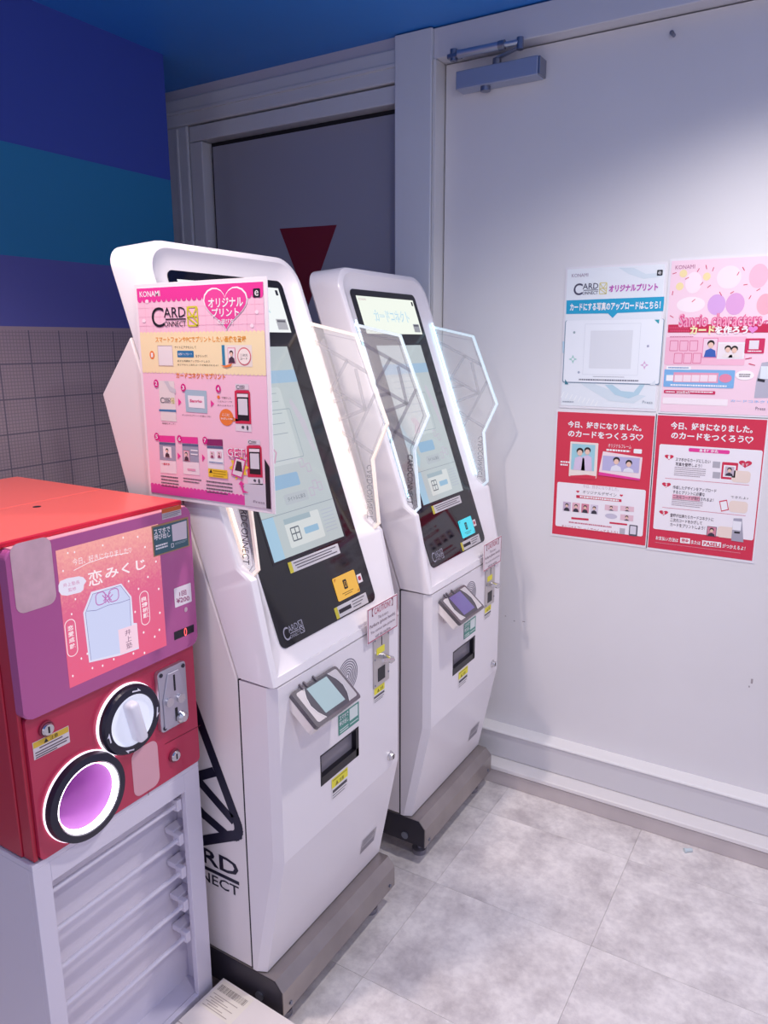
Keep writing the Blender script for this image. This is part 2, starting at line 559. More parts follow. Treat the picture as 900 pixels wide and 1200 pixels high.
dp('jamb', 0.205, 0.36, FR_Y, 2.60, 0.19, 2.552, WHITE_T, 0.002)
dp('rebate', -1.283, 0.21, 2.53, 2.62, 0.19, 2.556, mat('#4a4650', 0.6))
wr = obj('wall_right', box(0.36, 4, FR_Y, 2.62, 0, CEIL - 0.004), WHITE_T)
tag(wr, 'plain white wall to the right of the door', 'wall', kind='structure')
step = thing('trim_2', 'white stepped threshold running along the foot of the door', 'trim', (-0.4, 2.4, 0), kind='structure')
def st(name, pts, m):
    return obj(name, prism([(a - 2.4, b) for a, b in pts], 0, -1.03 + 0.0, 4.4, 0.002, 1), m, step)
st('upper_ledge', [(2.450, 0.181), (2.450, 0.186), (2.453, 0.190), (2.53, 0.192), (2.53, 0.181)], mat('#efecec', 0.35))
st('riser', [(2.457, 0.078), (2.457, 0.180), (2.53, 0.180), (2.53, 0.078)], mat('#d9d6da', 0.35))
st('lower_ledge', [(2.392, 0.060), (2.392, 0.076), (2.47, 0.077), (2.47, 0.060)], mat('#ece7e6', 0.35))
st('skirting', [(2.398, 0.0), (2.398, 0.057), (2.47, 0.057), (2.47, 0.0)], mat('#c9bfbf', 0.5, noise=0.05, nscale=12))

for x_, z_, w_, h_ in ((-0.155, 0.563, 0.006, 0.016), (-0.16, 0.548, 0.004, 0.006), (-0.93, 0.62, 0.010, 0.003), (-0.965, 0.615, 0.006, 0.003), (-1.0, 0.628, 0.005, 0.003)):
    dp('scuff_mark', x_, x_ + w_, DOOR_Y - 0.0004, DOOR_Y + 0.0004, z_, z_ + h_, mat('#a59ca0', 0.6))

# ------------------------------------------------------------------ door closer
cl = thing('door_closer', 'silver overhead door closer mounted at the top corner of the door', 'door closer', (-1.07, DOOR_Y, 2.47))
STEEL = mat('#b8bfd0', 0.32, metal=0.85)
STEELD = mat('#8c90a0', 0.3, metal=0.9)
cw = Vector(cl.location)
def cp(name, bm, m):
    bmesh.ops.translate(bm, vec=-cw, verts=bm.verts)
    return obj(name, bm, m, cl)
cp('body', box(-1.212, -0.930, 2.455, DOOR_Y - 0.001, 2.447, 2.503, bev=0.003), mat('#aab2c8', 0.35, metal=0.55))
cp('end_cap', box(-0.930, -0.923, 2.457, DOOR_Y - 0.001, 2.449, 2.501, bev=0.002), STEELD)
cp('adjusting_knob', cyl(bmesh.new(), (-1.115, 2.478, 2.434), (-1.115, 2.478, 2.447), 0.017), STEELD)
cp('pivot', cyl(bmesh.new(), (-1.08, 2.485, 2.503), (-1.08, 2.485, 2.526), 0.014), STEELD)
cp('main_arm', prism([(-1.085, 2.478), (-0.985, 2.428), (-0.979, 2.440), (-1.078, 2.492)], 2, 2.524, 2.530, 0.001, 1), STEEL)
cp('connecting_rod', cyl(cyl(bmesh.new(), (-1.19, 2.425, 2.541), (-1.045, 2.428, 2.541), 0.0125), (-1.05, 2.428, 2.541), (-0.985, 2.432, 2.541), 0.008), STEEL)
cp('rod_collar', cyl(bmesh.new(), (-1.050, 2.428, 2.541), (-1.030, 2.428, 2.541), 0.014), STEELD)
cp('elbow_joint', cyl(bmesh.new(), (-0.982, 2.434, 2.520), (-0.982, 2.434, 2.554), 0.011), STEELD)
cp('bracket', cyl(box(-1.228, -1.183, 2.418, 2.447, 2.532, 2.546, bev=0.003), (-1.208, 2.43, 2.525), (-1.208, 2.43, 2.560), 0.012), STEELD)
hk = obj('door_hook', cyl(cyl(bmesh.new(), (-0.545, DOOR_Y, 2.506), (-0.545, 2.503, 2.506), 0.006), (-0.545, 2.505, 2.506), (-0.536, 2.497, 2.494), 0.005), STEELD)
tag(hk, 'small metal screw hook near the top of the door', 'hook')
pg = obj('plastic_plug', cyl(cyl(bmesh.new(), (-0.283, 2.352, 0.006), (-0.262, 2.368, 0.006), 0.006, n=12), (-0.283, 2.352, 0.006), (-0.279, 2.355, 0.006), 0.008, n=12), mat('#cfdde2', 0.4))
tag(pg, 'tiny pale plastic plug lying on the floor by the threshold', 'plug')

# ------------------------------------------------------------------ card printing kiosks
W = 0.535
X0 = -1.2
K1_Y, K2_Y = 1.137, 1.848
K1LOC = Vector((X0, K1_Y + W / 2, 0))
WHITE = mat('#ece6ea', 0.28, coat=0.25)
WHITE_SIDE = mat('#ebe3e4', 0.34, coat=0.15)
SEAM = mat('#17151f', 0.6)
GLASS = mat('#0c0a14', 0.06, spec=0.6)
STAINLESS = mat('#a49c9a', 0.34, metal=0.75, noise=0.10, nscale=9)
DARKPL = mat('#3a3640', 0.42, metal=0.3)
CHROME = mat('#d6d4d6', 0.2, metal=1.0)
NAVY = mat('#17142e', 0.4)
SL = 0.35
SN = math.hypot(1, SL)
GN = Vector((1 / SN, 0, SL / SN))          # glass normal
GT = Vector((-SL / SN, 0, 1 / SN))         # up the slope
GO = Vector((-1.003, 0, 0.97))

def kiosk(name, label, yL, led, card_col, card_emit, reader_col, first):
    K = thing(name, label, 'kiosk', (X0, yL + W / 2, 0), 'card printing kiosks')
    off = Vector((X0, W / 2, 0))
    def shift(bm):
        bmesh.ops.translate(bm, vec=-off, verts=bm.verts)
        return bm
    def part(nm, bm, m, par=None): return obj(nm, shift(bm), m, par or K)
    WL = K1LOC
    # --- rear cabinet
    rear = [(-1.0725, 0.158), (-1.0725, 0.905), (-1.336, 1.648), (-1.442, 1.522), (-1.352, 1.19), (-1.352, 0.158)]
    part('rear_cabinet', prism(rear, 1, 0.003, W - 0.003, 0.003, 2), WHITE_SIDE)
    part('seam_strip', box(-1.0725, -1.0665, 0.0025, W - 0.0025, 0.16, 0.912), SEAM)
    # --- sloped head: loops from the back over the raised rim into the recess around the glass
    def rim(t):
        z = 0.97 + t / SN
        if z < 1.134: return 0.015 + (0.044 - 0.015) * max(0, (z - 0.918)) / (1.134 - 0.918)
        if z < 1.165: return 0.044 - (0.044 - 0.018) * (z - 1.134) / 0.031
        return 0.018
    ts = [0.02, 0.06, 0.10, 0.14, 0.165, 0.172, 0.185, 0.20, 0.209, 0.25, 0.4, 0.6, 0.75]
    def outline(du, ttop, r, tb, bev=0):
        pts = [(du, tb)]
        pts += [(du, t) for t in ts]
        for i in range(9):
            a = math.radians(180 - 90 * i / 8)
            pts.append((du + r + r * math.cos(a), ttop - r + r * math.sin(a)))
        R = [(W - u, t) for u, t in pts]
        return pts + R[::-1]
    bm = bmesh.new()
    spec = [(0.007, 0.943, 0.046, 'back', -0.086), (0.0, 0.951, 0.052, 'back', -0.078), (0.0, 0.930, 0.074, 'rim', -0.009), (0.003, 0.927, 0.072, 'rim', -0.003), (0.009, 0.921, 0.068, 'rim', 0.0), (0.019, 0.911, 0.062, 'rim', 0.0), (0.024, 0.906, 0.058, 'rim', -0.004), (0.066, 0.874, 0.024, 'flat', 0.0015)]
    rings = []
    for k, (du, tt, r, kind, n) in enumerate(spec):
        ring = []
        for i, (u, t) in enumerate(outline(du, tt, r, 0)):
            nn = n if kind in ('back', 'flat') else rim(t) + n
            if t == 0:       # bottom corners
                if kind == 'flat': t = -0.006
                elif k >= 5: t = (-0.052 - SL / SN * nn) * SN + 0.018
                else: t = (-0.052 - SL / SN * nn) * SN
                if kind == 'rim': nn = rim(t) + n
            p = GO + GT * t + GN * nn
            ring.append(bm.verts.new((p.x, u, p.z)))
        rings.append(ring)
    m_ = len(rings[0])
    for a, b in zip(rings, rings[1:]):
        for i in range(m_):
            j = (i + 1) % m_
            bm.faces.new((a[i], a[j], b[j], b[i]))
    bm.faces.new(rings[0][::-1])
    bm.faces.new(rings[-1])
    bmesh.ops.recalc_face_normals(bm, faces=bm.faces)
    smooth(part('screen_housing', bm, WHITE), 0.5)
    # --- front surface frames
    glass = Surf(K, GO + Vector((0, 0, 0)) + GN * 0.002 - off, (0, 1, 0), GT, WL, Z(270, 570, 4.5))
    def slab(S, nm, b, r, n0, n1, m, par=None):
        bmm = bmesh.new()
        pts = rrect(*b, r, 6)
        A = [bmm.verts.new(S.o + S.ux * u + S.uy * v + S.n * n0) for u, v in pts]
        B = [bmm.verts.new(S.o + S.ux * u + S.uy * v + S.n * n1) for u, v in pts]
        bmm.faces.new(A[::-1]); bmm.faces.new(B)
        for i in range(len(pts)):
            j = (i + 1) % len(pts)
            bmm.faces.new((A[i], A[j], B[j], B[i]))
        return obj(nm, bmm, m, par or K)
    G = slab(glass, 'black_glass', (0.071, 0.0, 0.464, 0.868), 0.018, -0.004, 0.002, GLASS)
    glass.o = glass.o + glass.n * 0.0022
    # main touch screen
    scr = glass.rect('touch_screen', (0.128, 0.188, 0.408, 0.693), mat('#14161a', 0.12, emit=0.74, ecol='#bac4c8'), 0, parent=G)
    ring_ = glass.ring('screen_bezel', (0.121, 0.181, 0.415, 0.700), 0, 0.007, mat('#1a1722', 0.25), 1, parent=G)
    if True:
        sc = lambda h, e=0.85: mat('#14161a', 0.12, emit=0.74, ecol=h)
        glass.rect('screen_banner', (0.128, 0.60, 0.408, 0.632), sc('#9dbbd6'), 1, parent=scr)
        glass.rect('screen_sheet', (0.150, 0.40, 0.330, 0.590), sc('#c6cfd2'), 1, 0.01, parent=scr)
        glass.stroke('screen_lines', [[(0.16 + 0.0, v), (0.31, v)] for v in (0.575, 0.555, 0.525, 0.50, 0.475)], 0.0016, sc('#93a0ac'), 2, parent=scr)
        glass.ring('screen_window', (0.215, 0.41, 0.345, 0.535), 0.006, 0.002, sc('#9aa8b2'), 2, parent=scr)
        for k in range(3):
            u = 0.205 + 0.012 * k
            glass.stroke('screen_arrow', [[(u, 0.455), (u + 0.016, 0.432), (u, 0.409)]], 0.005, sc('#c99fb8'), 3, parent=scr)
        glass.rect('screen_button', (0.200, 0.345, 0.300, 0.378), sc('#8fb4d2'), 2, 0.006, parent=scr)
        glass.rect('screen_button', (0.225, 0.305, 0.315, 0.330), sc('#b4bcc4'), 2, 0.005, parent=scr)
        glass.text('screen_text', 'タイトルに戻る', (0.236, 0.312, 0.304, 0.323), sc('#5c6670', 0.3), 3, parent=scr)
        for a in ((0.325, 0.31), (0.345, 0.325), (0.362, 0.318), (0.318, 0.385), (0.34, 0.37)):
            glass.ring('screen_card', (a[0], a[1], a[0] + 0.018, a[1] + 0.022), 0.002, 0.002, sc('#bfaec6'), 2, parent=scr)
        glass.rect('screen_divider', (0.128, 0.288, 0.408, 0.2895), sc('#8c96a2'), 1, parent=scr)
        glass.rect('screen_side', (0.128, 0.188, 0.168, 0.288), sc('#a3c6de'), 1, parent=scr)
        glass.rect('screen_card', (0.198, 0.205, 0.335, 0.275), sc('#d5dadb'), 2, 0.004, parent=scr)
        glass.rect('screen_card_band', (0.198, 0.262, 0.300, 0.275), sc('#9fb2bc'), 3, parent=scr)
        glass.ring('screen_icon', (0.212, 0.218, 0.246, 0.252), 0.003, 0.003, sc('#59626c', 0.25), 3, parent=scr)
        glass.stroke('screen_icon', [[(0.216, 0.236), (0.243, 0.236)], [(0.229, 0.221), (0.229, 0.249)]], 0.003, sc('#59626c', 0.25), 3, parent=scr)
        glass.rect('screen_button', (0.262, 0.226, 0.318, 0.242), sc('#93b9d4'), 3, 0.003, parent=scr)
        glass.stroke('screen_lines', [[(0.345, 0.215 + 0.009 * k), (0.392, 0.215 + 0.009 * k)] for k in range(7)], 0.0015, sc('#a9b0c6'), 2, parent=scr)
        glass.poly('screen_swirl', [(0.128, 0.45), (0.16, 0.40), (0.19, 0.33), (0.17, 0.30), (0.14, 0.36), (0.128, 0.38)], sc('#a9c8d6'), 1, parent=scr)
        glass.poly('screen_swirl', [(0.36, 0.56), (0.39, 0.50), (0.40, 0.42), (0.385, 0.42), (0.37, 0.49), (0.35, 0.55)], sc('#c3bfcc'), 1, parent=scr)
    # top marquee screen
    tcol = '#f2f8ec' if not first else '#f4f8f8'
    mq = glass.rect('marquee_screen', (0.095, 0.730, 0.443, 0.848), mat('#14161a', 0.15, emit=0.78, ecol=tcol), 0, parent=G)
    glass.text('marquee_text', 'カードコネクト', (0.165, 0.768, 0.385, 0.808), mat('#14161a', 0.2, emit=0.76, ecol='#b4d8ea'), 1, 0.05, parent=mq)
    glass.text('marquee_text', 'カードコネクト', (0.165, 0.768, 0.385, 0.808), mat('#14161a', 0.2, emit=0.8, ecol='#eef6ee'), 2, -0.005, parent=mq)
    glass.text('marquee_text', 'KONAMI', (0.105, 0.834, 0.145, 0.841), mat('#a8888c', 0.3, emit=0.5), 1, parent=mq)
    glass.rect('marquee_mark', (0.426, 0.828, 0.436, 0.842), mat('#20202a', 0.3), 1, 0.002, parent=mq)
    glass.rect('marquee_code_box', (0.395, 0.737, 0.435, 0.765), mat('#8e9092', 0.3, emit=0.35), 1, parent=mq)
    glass.rect('marquee_code_caption', (0.399, 0.757, 0.431, 0.762), mat('#5c5d62', 0.3), 2, parent=mq)
    # labels on the glass
    LBL = mat('#c9c5c8', 0.4)
    l1 = glass.rect('instruction_label', (0.170, 0.151, 0.373, 0.177), LBL, 1, 0.001, parent=G)
    glass.rect('label_tab', (0.170, 0.151, 0.183, 0.177), mat('#c9bc3a', 0.4), 2, parent=l1)
    glass.stroke('label_print', [[(0.190 + 0.004 * r, 0.171 - 0.0065 * r), (0.36 - 0.02 * (r % 2), 0.171 - 0.0065 * r)] for r in range(3)], 0.0022, mat('#4a4650', 0.5), 2, parent=l1)
    l2 = glass.rect('instruction_label', (0.283, 0.003, 0.427, 0.031), LBL, 1, 0.001, parent=G)
    glass.rect('label_tab', (0.283, 0.003, 0.296, 0.031), mat('#c9bc3a', 0.4), 2, parent=l2)
    glass.rect('label_block', (0.299, 0.012, 0.352, 0.022), mat('#25222c', 0.5), 2, parent=l2)
    glass.stroke('label_print', [[(0.360, 0.025 - 0.007 * r), (0.415 - 0.01 * r, 0.025 - 0.007 * r)] for r in range(3)], 0.002, mat('#4a4650', 0.5), 2, parent=l2)
    cd = slab(glass, 'card_pad', (0.309, 0.040, 0.404, 0.099), 0.004, 0, 0.002, mat('#403020', 0.3, emit=card_emit, ecol=card_col), G)
    glass.rect('pad_emblem', (0.344, 0.062, 0.360, 0.086), mat('#2a2018', 0.4), 8, 0.003, parent=cd)
    glass.ring('pad_emblem_mark', (0.348, 0.067, 0.356, 0.081), 0.003, 0.0013, mat('#403020', 0.3, emit=card_emit, ecol=card_col), 9, parent=cd)
    glass.stroke('pad_print', [[(0.330, 0.054), (0.378, 0.054)], [(0.338, 0.049), (0.370, 0.049)]], 0.0015, mat('#4a3a20', 0.5), 8, parent=cd)
    glass.poly('pad_corner', [(0.312, 0.096), (0.322, 0.096), (0.312, 0.088)], mat('#c07828', 0.4) if first else mat('#2a9cb0', 0.4), 8, parent=cd)
    glass.poly('pad_corner', [(0.401, 0.043), (0.391, 0.043), (0.401, 0.051)], mat('#c07828', 0.4) if first else mat('#2a9cb0', 0.4), 8, parent=cd)
    sq = glass.rect('payment_mark', (0.409, 0.060, 0.430, 0.082), mat('#e6dcde', 0.4), 1, parent=G)
    glass.rect('payment_mark_print', (0.413, 0.066, 0.425, 0.077), mat('#b03448', 0.4), 2, 0.003, parent=sq)
    card_logo_part = Surf(G, glass.o, glass.ux, glass.uy, WL)
    card_logo(card_logo_part, (0.088, 0.014, 0.160, 0.044), mat('#9a98a6', 0.4), mat('#9a98a6', 0.4), 1, bold=0.0)
    # --- front door with a chamfered front edge, sloping foot and a recessed card outlet
    bm = bmesh.new()
    hy0, hy1, hz0, hz1 = 0.157, 0.322, 0.598, 0.679
    xf, c = -0.967, 0.012
    def level(z, x):
        return {'L0': (-1.067, 0.001, z), 'L1': (x - 0.024, 0.001, z), 'F0': (x, c, z), 'F1': (x, W - c, z), 'R1': (x - 0.024, W - 0.001, z), 'R0': (-1.067, W - 0.001, z)}
    zs = [(0.158, -1.032), (0.482, xf), (hz0, xf), (hz1, xf), (0.912, xf)]
    lv = []
    for z, x in zs:
        d_ = {k: bm.verts.new(v) for k, v in level(z, x).items()}
        if x == xf:
            d_['H0'] = bm.verts.new((xf, hy0, z)); d_['H1'] = bm.verts.new((xf, hy1, z))
        lv.append(d_)
    for k in range(len(lv) - 1):
        a, b = lv[k], lv[k + 1]
        bm.faces.new((a['L1'], a['L0'], b['L0'], b['L1']))
        bm.faces.new((a['F0'], a['L1'], b['L1'], b['F0']))
        bm.faces.new((a['R1'], a['F1'], b['F1'], b['R1']))
        bm.faces.new((a['R0'], a['R1'], b['R1'], b['R0']))
        bm.faces.new((a['L0'], a['R0'], b['R0'], b['L0']))
        if k == 0:
            bm.faces.new((a['F1'], a['F0'], b['F0'], b['H0'], b['H1'], b['F1']))
        else:
            bm.faces.new((a['H0'], a['F0'], b['F0'], b['H0']))
            bm.faces.new((a['F1'], a['H1'], b['H1'], b['F1']))
            if k != 2: bm.faces.new((a['H1'], a['H0'], b['H0'], b['H1']))
    for d_, rev in ((lv[0], False), (lv[-1], True)):
        ks = ['L0', 'L1', 'F0'] + (['H0', 'H1'] if 'H0' in d_ else []) + ['F1', 'R1', 'R0']
        f_ = [d_[k] for k in ks]
        bm.faces.new(f_[::-1] if rev else f_)
    bmesh.ops.recalc_face_normals(bm, faces=bm.faces)
    door_ = part('front_door', bm, WHITE)
    # card outlet
    part('card_outlet', prism([(hy0, hz0), (hy1, hz0), (hy1, hz1), (hy0, hz1)], 0, xf - 0.014, xf - 0.0128), mat('#7f7a84', 0.3), door_)
    bo = bmesh.new()
    th = 0.003
    bx(bo, xf - 0.045, xf + 0.001, hy0, hy0 + th, hz0, hz1); bx(bo, xf - 0.045, xf + 0.001, hy1 - 0.012, hy1, hz0, hz1)
    bx(bo, xf - 0.045, xf + 0.001, hy0, hy1, hz1 - th, hz1); bx(bo, xf - 0.045, xf + 0.001, hy0, hy1, hz0, hz0 + 0.022)
    part('outlet_frame', bo, mat('#14121c', 0.35), door_)
    # front face surface
    front = Surf(K, Vector((xf, 0, 0)) - off, (0, 1, 0), (0, 0, 1), WL, Z(320, 690, 4.6125))
    # speaker grille: concentric rings
    cy_, cz_ = 0.276, 0.835
    for k in range(7):
        r = 0.005 + k * 0.0062
        b_ = bmesh.new()
        lathe(b_, [(r, 0), (r + 0.0024, 0), (r + 0.0024, 0.0006), (r, 0.0006)], Matrix.Translation((xf, cy_, cz_)) @ Matrix.Rotation(math.pi / 2, 4, 'Y'), 32, True)
        part('speaker_slot', b_, mat('#6e6878', 0.6), door_)
    # coin unit
    cu = part('coin_unit', box(xf, xf + 0.004, 0.393, 0.470, 0.752, 0.893, bev=0.001), mat('#c9c2c0', 0.3, metal=0.6))
    part('coin_slot', box(xf + 0.004, xf + 0.0046, 0.430, 0.433, 0.862, 0.890), SEAM, cu)
    part('coin_notice', box(xf + 0.004, xf + 0.0047, 0.406, 0.445, 0.842, 0.860), YEL, cu)
    b_ = cyl(bmesh.new(), (xf + 0.004, 0.445, 0.825), (xf + 0.030, 0.440, 0.823), 0.008, 0.010)
    cyl(b_, (xf + 0.024, 0.405, 0.833), (xf + 0.030, 0.448, 0.820), 0.005)
    part('return_lever', b_, CHROME, cu)
    part('coin_return', box(xf + 0.003, xf + 0.0048, 0.412, 0.447, 0.765, 0.802), mat('#1a1820', 0.4), cu)
    for yy, zz in ((0.398, 0.885), (0.465, 0.885), (0.465, 0.775), (0.398, 0.76), (0.398, 0.832)):
        part('screw', cyl(bmesh.new(), (xf + 0.004, yy, zz), (xf + 0.0055, yy, zz), 0.0025, n=10), STEELD, cu)
    # stickers on the door
    yw = front.rect('coin_warning_sticker', (0.395, 0.708, 0.452, 0.750), mat('#e6e0e2', 0.5), 2, parent=door_)
    front.rect('sticker_band', (0.398, 0.731, 0.450, 0.750), YEL, 3, parent=yw)
    front.poly('sticker_mark', [(0.412, 0.734), (0.424, 0.734), (0.418, 0.744)], mat('#8a7a18', 0.5), 4, parent=yw)
    front.text('sticker_text', '注意', (0.427, 0.734, 0.442, 0.744), mat('#3a3626', 0.5), 4, parent=yw)
    front.rect('sticker_bar', (0.397, 0.721, 0.449, 0.727), mat('#55525c', 0.5), 3, parent=yw)
    front.stroke('sticker_print', [[(0.399, 0.716), (0.446, 0.716)], [(0.399, 0.711), (0.440, 0.711)]], 0.0015, INKG, 3, parent=yw)
    ow = front.rect('outlet_warning_sticker', (0.200, 0.535, 0.270, 0.592), mat('#e6e0e2', 0.5), 2, parent=door_)
    front.rect('sticker_band', (0.200, 0.567, 0.270, 0.592), YEL, 3, parent=ow)
    front.poly('sticker_mark', [(0.215, 0.569), (0.229, 0.569), (0.222, 0.581)], mat('#8a7a18', 0.5), 4, parent=ow)
    front.text('sticker_text', '注意', (0.232, 0.569, 0.252, 0.580), mat('#3a3626', 0.5), 4, parent=ow)
    front.stroke('sticker_print', [[(0.205, 0.587), (0.265, 0.587)]], 0.002, mat('#8a7a18', 0.5), 4, parent=ow)
    front.rect('sticker_bar', (0.204, 0.553, 0.266, 0.561), mat('#45424c', 0.5), 3, parent=ow)
    front.stroke('sticker_print', [[(0.204, 0.547), (0.262, 0.547)], [(0.204, 0.540), (0.255, 0.540)]], 0.0018, INKG, 3, parent=ow)
    gs = front.rect('green_payment_sticker', (0.233, 0.694, 0.325, 0.748), mat('#4d8f82', 0.45), 2, parent=door_)
    front.text('sticker_text', 'スマホで', (0.238, 0.731, 0.277, 0.744), PAPER, 3, 0.01, parent=gs)
    front.text('sticker_text', '呼び出し', (0.238, 0.716, 0.277, 0.729), PAPER, 3, 0.01, parent=gs)
    front.rect('sticker_code_box', (0.282, 0.712, 0.319, 0.744), mat('#d8e2e0', 0.5), 3, parent=gs)
    front.stroke('sticker_print', [[(0.240, 0.706), (0.275, 0.706)], [(0.240, 0.700), (0.275, 0.700)], [(0.284, 0.703), (0.319, 0.703)]], 0.003, mat('#cfe0dc', 0.5), 3, parent=gs)
    # door lock
    lk = part('lock', lathe(bmesh.new(), [(0, 0.012), (0.009, 0.012), (0.010, 0.010), (0.010, 0.004), (0.014, 0.002), (0.014, 0)], Matrix.Translation((xf, 0.478, 0.517)) @ Matrix.Rotation(math.pi / 2, 4, 'Y'), 20), CHROME, door_)
    part('keyhole', box(xf + 0.0118, xf + 0.0128, 0.4765, 0.4795, 0.511, 0.523), SEAM, lk)
    # rating plate on the sloping foot
    fd = Vector((-1.032 + 0.967, 0, 0.158 - 0.482)).normalized()
    foot = Surf(K, Vector((xf, 0, 0.482)) - off, (0, 1, 0), -fd, WL, None)
    rp = foot.rect('rating_plate', (0.395, -0.25, 0.470, -0.200), mat('#b9b3b8', 0.35, metal=0.3), 2, 0.002, parent=door_)
    foot.rect('plate_bar', (0.400, -0.247, 0.465, -0.232), mat('#8f8a92', 0.4), 3, parent=rp)
    foot.stroke('plate_print', [[(0.402, -0.207), (0.455, -0.207)], [(0.402, -0.214), (0.462, -0.214)], [(0.402, -0.221), (0.448, -0.221)]], 0.002, mat('#7a757e', 0.5), 3, parent=rp)
    # --- caution plate hung over the seam
    ca = part('caution_plate', box(-0.9575, -0.9555, 0.352, 0.499, 0.893, 0.985), mat('#e4dadf', 0.3))
    cs = Surf(ca, Vector((-0.9555, 0, 0)) - off, (0, 1, 0), (0, 0, 1), WL, None)
    PINKR = mat('#b4405e', 0.45)
    cs.ring('plate_border', (0.353, 0.894, 0.498, 0.984), 0, 0.0025, PINKR, 1)
    cs.text('plate_text', '【', (0.372, 0.960, 0.380, 0.981), mat('#7a2a44', 0.5), 1)
    cs.text('plate_text', 'CAUTION!', (0.384, 0.962, 0.463, 0.979), PINKR, 1, 0.01)
    cs.text('plate_text', '】', (0.468, 0.960, 0.476, 0.981), mat('#7a2a44', 0.5), 1)
    DK = mat('#6c5060', 0.5)
    cs.text('plate_text', 'This is not a', (0.402, 0.945, 0.452, 0.954), DK, 1)
    cs.text('plate_text', 'Purikura (photo booth).', (0.362, 0.928, 0.489, 0.940), DK, 1, 0.008)
    cs.text('plate_text', 'You cannot take pictures', (0.366, 0.912, 0.486, 0.922), DK, 1)
    cs.text('plate_text', 'with this machine.', (0.388, 0.898, 0.464, 0.907), DK, 1)
    # --- payment reader on its tilted bracket
    up, dn = Vector((-0.9585, 0, 0.884)), Vector((-0.893, 0, 0.828))
    dirv = (dn - up).normalized()
    nrm = Vector((-dirv.z, 0, dirv.x))
    RS = Surf(K, dn - off, (0, 1, 0), -dirv, WL, Z(320, 760, 5.625))
    Lr = (dn - up).length
    y0, y1 = 0.049, 0.219
    rd = slab(RS, 'payment_reader', (y0, -0.004, y1, Lr + 0.004), 0.008, -0.034, -0.010, mat('#efe6e2', 0.4))
    slab(RS, 'reader_bezel', (y0 - 0.001, -0.005, y1 + 0.001, Lr + 0.005), 0.008, -0.011, 0.0, mat('#5d585e', 0.2, coat=0.5), rd)
    RS.rect('reader_face', (y0 + 0.010, 0.004, y1 - 0.006, Lr - 0.002), mat('#c8c2c4', 0.25), 1, 0.006, parent=rd)
    cyy, r_ = (y0 + y1) / 2, 0.062
    RS.poly('reader_dark_lens', [(cyy - 0.042, 0.002), (cyy + 0.042, 0.002), (cyy + 0.056, Lr * 0.25), (cyy + 0.062, Lr * 0.5), (cyy + 0.056, Lr * 0.75), (cyy + 0.042, Lr), (cyy - 0.042, Lr), (cyy - 0.056, Lr * 0.75), (cyy - 0.062, Lr * 0.5), (cyy - 0.056, Lr * 0.25)], mat('#4d4c54', 0.2), 2, parent=rd)
    RS.stroke('reader_arc', [[(cyy + s_ * 0.046, 0.004), (cyy + s_ * 0.058, Lr * 0.27), (cyy + s_ * 0.063, Lr * 0.5), (cyy + s_ * 0.058, Lr * 0.73), (cyy + s_ * 0.046, Lr - 0.002)] for s_ in (-1, 1)], 0.002, mat('#dcd8da', 0.3), 3, parent=rd)
    RS.rect('reader_screen', (cyy - 0.040, 0.012, cyy + 0.036, Lr - 0.006), mat('#20242c', 0.15, emit=0.6, ecol=reader_col), 4, parent=rd)
    # bracket behind the reader
    brk = prism([(-0.967, 0.858), (-0.967, 0.80), (-0.925, 0.812), (-0.955, 0.850)], 1, 0.085, 0.185)
    part('reader_bracket', brk, mat('#d9d0d2', 0.4), rd)
    for yy in (0.085, 0.10, 0.135):
        part('cable_clip', cyl(bmesh.new(), (xf, yy, 0.892), (xf + 0.012, yy, 0.884), 0.003, n=8), mat('#5a525c', 0.4), rd)
    # --- stainless plinth, side plates, feet
    b_ = prism([(-0.978, 0.067), (-0.978, 0.131), (-1.000, 0.1555), (-1.352, 0.1555), (-1.352, 0.067)], 1, 0.002, W - 0.012)
    pl = part('plinth', b_, STAINLESS)
    for y_ in (0.0005, W - 0.012):
        part('side_plate', prism([(-0.981, 0.068), (-0.981, 0.130), (-1.002, 0.1545), (-1.352, 0.1545), (-1.352, 0.068)], 1, y_, y_ + 0.002), DARKPL, pl)
    part('plinth_bolt', cyl(bmesh.new(), (-1.05, 0.001, 0.090), (-1.05, -0.003, 0.090), 0.012, n=16), STEELD, pl)
    for yy in (0.03, W - 0.04):
        part('plinth_screw', cyl(bmesh.new(), (-0.978, yy, 0.083), (-0.975, yy, 0.083), 0.005, n=12), STEELD, pl)
    for xx in (-1.03, -1.30):
        for yy in (0.06, W - 0.07):
            part('foot', cyl(cyl(bmesh.new(), (xx, yy, 0.0), (xx, yy, 0.016), 0.024), (xx, yy, 0.016), (xx, yy, 0.067), 0.008), mat('#8a8690', 0.4, metal=0.4))
    # --- side emblem and word mark on the left cheek of the cabinet
    ls = Surf(K, Vector((0, 0.003, 0)) - off, (1, 0, 0), (0, 0, 1), WL, None)
    def em(lines, wd): return ls.stroke('side_emblem', lines, wd, NAVY, 2)
    em([[(-1.226, 0.845), (-1.188, 0.755), (-1.098, 0.552), (-1.0938, 0.539), (-1.0928, 0.527), (-1.0960, 0.516), (-1.104, 0.5095), (-1.116, 0.5045), (-1.205, 0.459), (-1.330, 0.395)]], 0.026)
    em([[(-1.345, 0.560), (-1.205, 0.634), (-1.166, 0.655)]], 0.024)
    em([[(-1.300, 0.690), (-1.202, 0.610), (-1.112, 0.550)]], 0.024)
    em([[(-1.330, 0.62), (-1.204, 0.530), (-1.140, 0.505)]], 0.024)
    ls.text('side_text', 'CARD', (-1.345, 0.395, -1.100, 0.438), NAVY, 2, 0.02)
    ls.rect('side_bar', (-1.310, 0.3765, -1.100, 0.386), NAVY, 2)
    ls.text('side_text', 'CONNECT', (-1.345, 0.343, -1.102, 0.371), NAVY, 2, 0.01)
